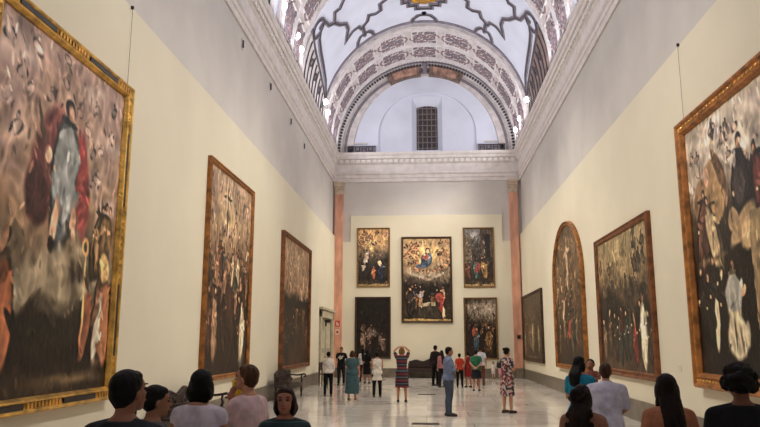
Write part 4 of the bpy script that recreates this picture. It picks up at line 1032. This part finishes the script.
def leather_bag(name, parent_loc, label, col, size=(.3, .12, .24)):
    pass
# near group, left
person(-1.475, 3.6, 1.68, R(-10), 'person seen from behind in dark tee, short black hair, nearest at left', (150, 100, 76), 'short', (18, 15, 14), 'tee', cloth((40, 44, 50)), 'trousers', cloth((40, 42, 52)), fem=False, head_yaw=-18, head_pitch=10, vox=NV)
person(-1.72, 4.6, 1.54, R(-45), 'person with black hair in profile, right of the dark tee man', (160, 112, 86), 'pony', (20, 16, 15), 'tee', cloth((96, 92, 92)), 'trousers', cloth((40, 42, 52)), head_yaw=-15, vox=NV)
person(-1.54, 5.0, 1.63, R(-10), 'person with black bob in a sleeveless white top, seen from behind', (176, 122, 96), 'bob', (16, 18, 18), 'short_sleeve', cloth((206, 196, 206)), 'trousers', cloth((60, 60, 66)), arms=('down', 'front'), sleeve=.16, wide=1.08, vox=NV, head_pitch=8)
person(-1.40, 5.8, 1.64, R(62), 'person with short light brown hair and pale pink blouse facing left', (190, 136, 108), 'short', (104, 72, 48), 'tee', cloth((214, 184, 184)), 'trousers', cloth((200, 190, 180)), arms=('chin', 'down'), wide=1.04, vox=NV, head_pitch=12, head_yaw=15)
person(-.97, 5.2, 1.5, R(184), 'person facing the camera, brown shoulder-length hair, dark teal striped top', (172, 116, 94), 'bob', (50, 30, 24), 'blouse', stripes_mat('teal_stripes', [(0, (30, 58, 58)), (.45, (64, 92, 90)), (.6, (28, 44, 48))], .045), 'trousers', cloth((50, 50, 58)), wide=1.04, vox=NV, head_pitch=8)
t = thing('leaflet', 'small yellow leaflet held up by the pale pink blouse woman', 'leaflet', (-1.53, 5.98, 1.34), R(40))
bm = bmesh.new(); v = [bm.verts.new(q) for q in ((-.06, -.0, 0), (0, .02, 0), (.06, 0, 0), (.06, 0, .15), (0, .02, .15), (-.06, 0, .15))]; bm.faces.new((v[0], v[1], v[4], v[5])); bm.faces.new((v[1], v[2], v[3], v[4]))
lf = obj('sheet', bm, cloth((226, 190, 60)), t); sm_ = lf.modifiers.new('t', 'SOLIDIFY'); sm_.thickness = .004
# far group, left
person(-3.39, 24.43, 1.5, R(5), 'person from behind in white blouse and black trousers, leftmost of far visitors', (180, 130, 104), 'short', (26, 20, 18), 'blouse', cloth((222, 214, 204)), 'trousers', cloth(BLK), arms=('front', 'down'), vox=FV, sleeve=1.5)
m8 = cloth((30, 29, 32))
p8 = person(-3.72, 30.69, 1.62, R(175), 'person facing the camera in black tee with white print on the chest', (176, 126, 98), 'short', (24, 18, 16), 'tee', m8, 'trousers', cloth((34, 34, 42)), fem=False, arms=('behind', 'behind'), vox=FV)
bm = bmesh.new(); rj = random.Random(3)
for q in range(9): ball(bm, (rj.uniform(-.09, .09)*.95, .134, 1.17+rj.uniform(-.08, .06)), (.035, .012, .03), 8)
obj('shirt_print', bm, M['paper'], p8)['label'] = 'white print on the chest of the black tee'
person(-2.39, 22.82, 1.56, R(-5), 'person from behind in a long teal dress, brown hair', (190, 136, 110), 'bob', (84, 54, 36), 'tee', cloth((66, 92, 98)), 'dress', None, hem=.22, arms=('front', 'down'), shoe=(150, 90, 60), wide=1.2, vox=FV)
person(-3.02, 33.1, 1.55, R(20), 'person with dark hair and white shirt, behind the teal dress', (176, 126, 100), 'long', (24, 18, 16), 'tee', cloth((214, 208, 206)), 'trousers', cloth((60, 26, 34)), vox=FV)
person(-2.72, 32.0, 1.5, R(-15), 'person in a black dress and dark hair, left of the long white tunic', (170, 120, 96), 'long', (20, 16, 15), 'blouse', cloth((28, 27, 30)), 'dress', None, hem=.45, vox=FV)
person(-1.69, 24.13, 1.5, R(8), 'person from behind in a long white tunic and black leggings', (180, 130, 104), 'bun', (24, 18, 16), 'sleeveless', cloth((224, 216, 204)), 'trousers', cloth(BLK), toplen=.62, arms=('front', 'front'), vox=FV, wide=1.1)
person(-.78, 22.2, 1.68, R(6), 'person with blond hair in red and navy striped dress, arms raised to head', (196, 142, 112), 'bob', (150, 108, 64), 'tee', stripes_mat('red_navy_stripes', [(0, (40, 34, 42)), (.3, (128, 44, 50)), (.55, (38, 42, 52)), (.85, (92, 96, 104))], .19), 'dress', None, hem=.44, arms=('head', 'head'), shoe=(34, 28, 28), vox=FV, wide=1.05)
# far group, middle
person(.32, 30.5, 1.7, R(-40), 'person in black shirt and black trousers standing at the bench end', (172, 122, 96), 'short', (20, 16, 15), 'long', cloth((34, 30, 32)), 'trousers', cloth(BLK), fem=False, vox=FV)
person(.58, 29.4, 1.5, R(30), 'person with long brown hair and pink top, beside the one in black', (186, 134, 108), 'long', (54, 32, 24), 'tee', cloth((186, 122, 124)), 'trousers', cloth((32, 30, 36)), vox=FV)
person(.55, 18.13, 1.71, R(-78), 'person in blue shirt and jeans, in profile facing right with arms folded', (168, 116, 90), 'short', (24, 18, 16), 'long', cloth((112, 124, 152)), 'trousers', cloth((70, 78, 94)), fem=False, arms=('crossed', 'crossed'), head_yaw=-5, shoe=(28, 24, 24), vox=.012, stance=.05, sleeve=1.5, collar=True)
person(1.3, 29.43, 1.38, R(3), 'person with short dark hair in bright red top and black trousers', (180, 130, 104), 'short', (26, 18, 16), 'tee', cloth((186, 66, 48)), 'trousers', cloth(BLK), vox=FV, arms=('down', 'down'))
person(1.84, 27.39, 1.55, R(-12), 'person in green top and dark skirt, hands clasped behind the back', (186, 134, 108), 'short', (40, 26, 20), 'tee', cloth((48, 108, 80)), 'skirt', cloth((34, 34, 42)), hem=.5, arms=('behind', 'behind'), vox=FV, wide=1.1)
person(1.66, 29.6, 1.45, R(25), 'person in dark red dress, mostly hidden behind the green top', (180, 128, 102), 'short', (30, 22, 18), 'sleeveless', cloth((136, 40, 40)), 'dress', None, hem=.5, vox=FV)
person(2.25, 30.86, 1.65, R(-15), 'person in white shirt behind and right of the green top', (180, 128, 102), 'short', (60, 40, 30), 'tee', cloth((206, 210, 222)), 'trousers', cloth((110, 64, 50)), fem=False, vox=FV)
pb = person(2.1, 19.01, 1.69, R(-48), 'person in a flowery knee-length dress, dark hair pinned up, arms folded', (196, 144, 114), 'bun', (26, 20, 18), 'tee', floral_mat('flower_print', [(0, (70, 60, 66)), (.25, (190, 160, 150)), (.45, (150, 60, 62)), (.6, (52, 50, 60)), (.8, (200, 184, 176))], 22), 'dress', None, hem=.44, arms=('crossed', 'crossed'), shoe=(60, 34, 28), vox=.012)
t = thing('shoulder_bag', 'small black shoulder bag on the left side of the flowery dress', 'bag', (1.885, 18.9, 1.14), R(-48)); t.scale = (.6, .6, .6)
bm = bmesh.new(); loft(bm, [(0, 0, 0, .1, .05), (0, 0, .05, .13, .06), (0, 0, .2, .12, .05), (0, 0, .26, .1, .03)], 16); obj('bag_body', bm, leather((24, 22, 24)), t, True)
bm = bmesh.new(); tube(bm, [(-.08, 0, .24), (-.05, .02, .38), (.02, .04, .46), (.07, .03, .38), (.08, 0, .24)], .012, 8); obj('strap', bm, leather((24, 22, 24)), t, True)
person(3.28, 36.4, .84, R(150), 'small child in white by the end wall, left of the two', (206, 160, 130), 'short', (80, 54, 38), 'tee', cloth((220, 214, 206)), 'shorts', cloth((200, 190, 190)), vox=FV, child=True, group='two small children by the end wall')
person(3.6, 36.1, .88, R(190), 'small child in pink by the end wall, nearer the flowery dress', (206, 160, 130), 'bob', (70, 46, 34), 'tee', cloth((214, 140, 158)), 'dress', None, hem=.5, vox=FV, child=True, group='two small children by the end wall')
# near group, right
pt = person(2.13, 10.0, 1.635, R(-20), 'person with long black hair in bright blue top, holding a baby', (184, 132, 106), 'loose', (18, 15, 15), 'tee', cloth((34, 124, 152)), 'trousers', cloth((40, 44, 58)), arms=('hold', 'hold'), vox=.012, head_yaw=-30)
person(1.32, 6.0, 1.48, R(-14), 'person with long wavy dark hair and tan top, in front of the blue top', (150, 100, 76), 'wavy', (40, 24, 18), 'tee', cloth((146, 104, 84)), 'trousers', cloth((60, 60, 70)), vox=NV, head_yaw=-15)
person(2.21, 8.9, 1.575, R(-12), 'person with cropped grey-brown hair in a pale lilac shirt, from behind', (172, 122, 94), 'short', (82, 56, 42), 'tee', cloth((190, 188, 206)), 'trousers', cloth((74, 70, 68)), fem=False, arms=('clasp', 'clasp'), wide=1.12, vox=.012, toplen=.82, sleeve=.9, head_pitch=6, collar=True)
person(1.84, 5.5, 1.59, R(4), 'person with long straight dark brown hair and a light brown top', (170, 116, 90), 'long', (36, 22, 18), 'tee', cloth((170, 112, 84)), 'trousers', cloth((60, 56, 60)), vox=NV)
person(2.12, 4.9, 1.67, R(-6), 'person with curly black hair in a black tee at the right edge', (120, 78, 60), 'curly', (22, 15, 13), 'tee', cloth((24, 24, 26)), 'trousers', cloth((34, 34, 40)), fem=False, vox=NV, sleeve=.6)
# the baby carried by the woman in blue
def baby():
    b = bmesh.new()
    ball(b, (0, 0, .36), (.055, .065, .066), 14); ball(b, (0, .04, .33), (.038, .035, .034), 10); ball(b, (0, .07, .345), (.008, .012, .009), 6)
    for s in (-1, 1): ball(b, (s*.058, 0, .35), (.009, .014, .018), 6)
    loft(b, [(0, 0, .0, .07, .06), (0, 0, .1, .085, .07), (0, 0, .22, .08, .06), (0, 0, .28, .04, .035), (0, 0, .31, .032, .032)], 14)
    for s in (-1, 1):
        tube(b, [(s*.075, 0, .24), (s*.12, .04, .17), (s*.08, .11, .17)], [.026, .024, .018], 8); ball(b, (s*.07, .13, .17), (.018, .022, .014), 8)
        for q in (-1, 0, 1): tube(b, [(s*.07+q*.01, .14, .172), (s*.066+q*.011, .158, .168)], .006, 6)
        tube(b, [(s*.05, 0, .03), (s*.09, .08, .0), (s*.07, .06, -.13)], [.04, .034, .022], 8); tube(b, [(s*.07, .05, -.15), (s*.07, .1, -.155)], .02, 8)
    o = link('person', remesh(b, .008, 2), skin((150, 100, 76))); tag(o, 'baby with dark hair carried against the shoulder of the blue top', 'person')
    o.location = (2.335, 10.26, 1.14); o.rotation_euler = (0, 0, R(160))
    h = bmesh.new(); ball(h, (0, -.012, .375), (.06, .064, .062), 14); link('hair', remesh(h, .008, 1), hairm((34, 22, 18)), o)
    c = bmesh.new(); loft(c, [(0, 0, -.02, .085, .075), (0, 0, .1, .097, .082), (0, 0, .22, .09, .072), (0, 0, .27, .06, .05)], 16)
    for s in (-1, 1): tube(c, [(s*.075, 0, .24), (s*.105, .025, .195)], [.036, .034], 8)
    link('romper', remesh(c, .008, 2), cloth((150, 92, 78)), o)
baby()

# ------------------------------------------------------------------ world and view
w = bpy.data.worlds.new('world'); bpy.context.scene.world = w; w.use_nodes = True
w.node_tree.nodes['Background'].inputs[0].default_value = (.8, .85, 1, 1); w.node_tree.nodes['Background'].inputs[1].default_value = .15
vs = bpy.context.scene.view_settings
vs.view_transform = 'Standard'; vs.look = 'None'; vs.exposure = -1.0; vs.gamma = 1; vs.use_curve_mapping = False
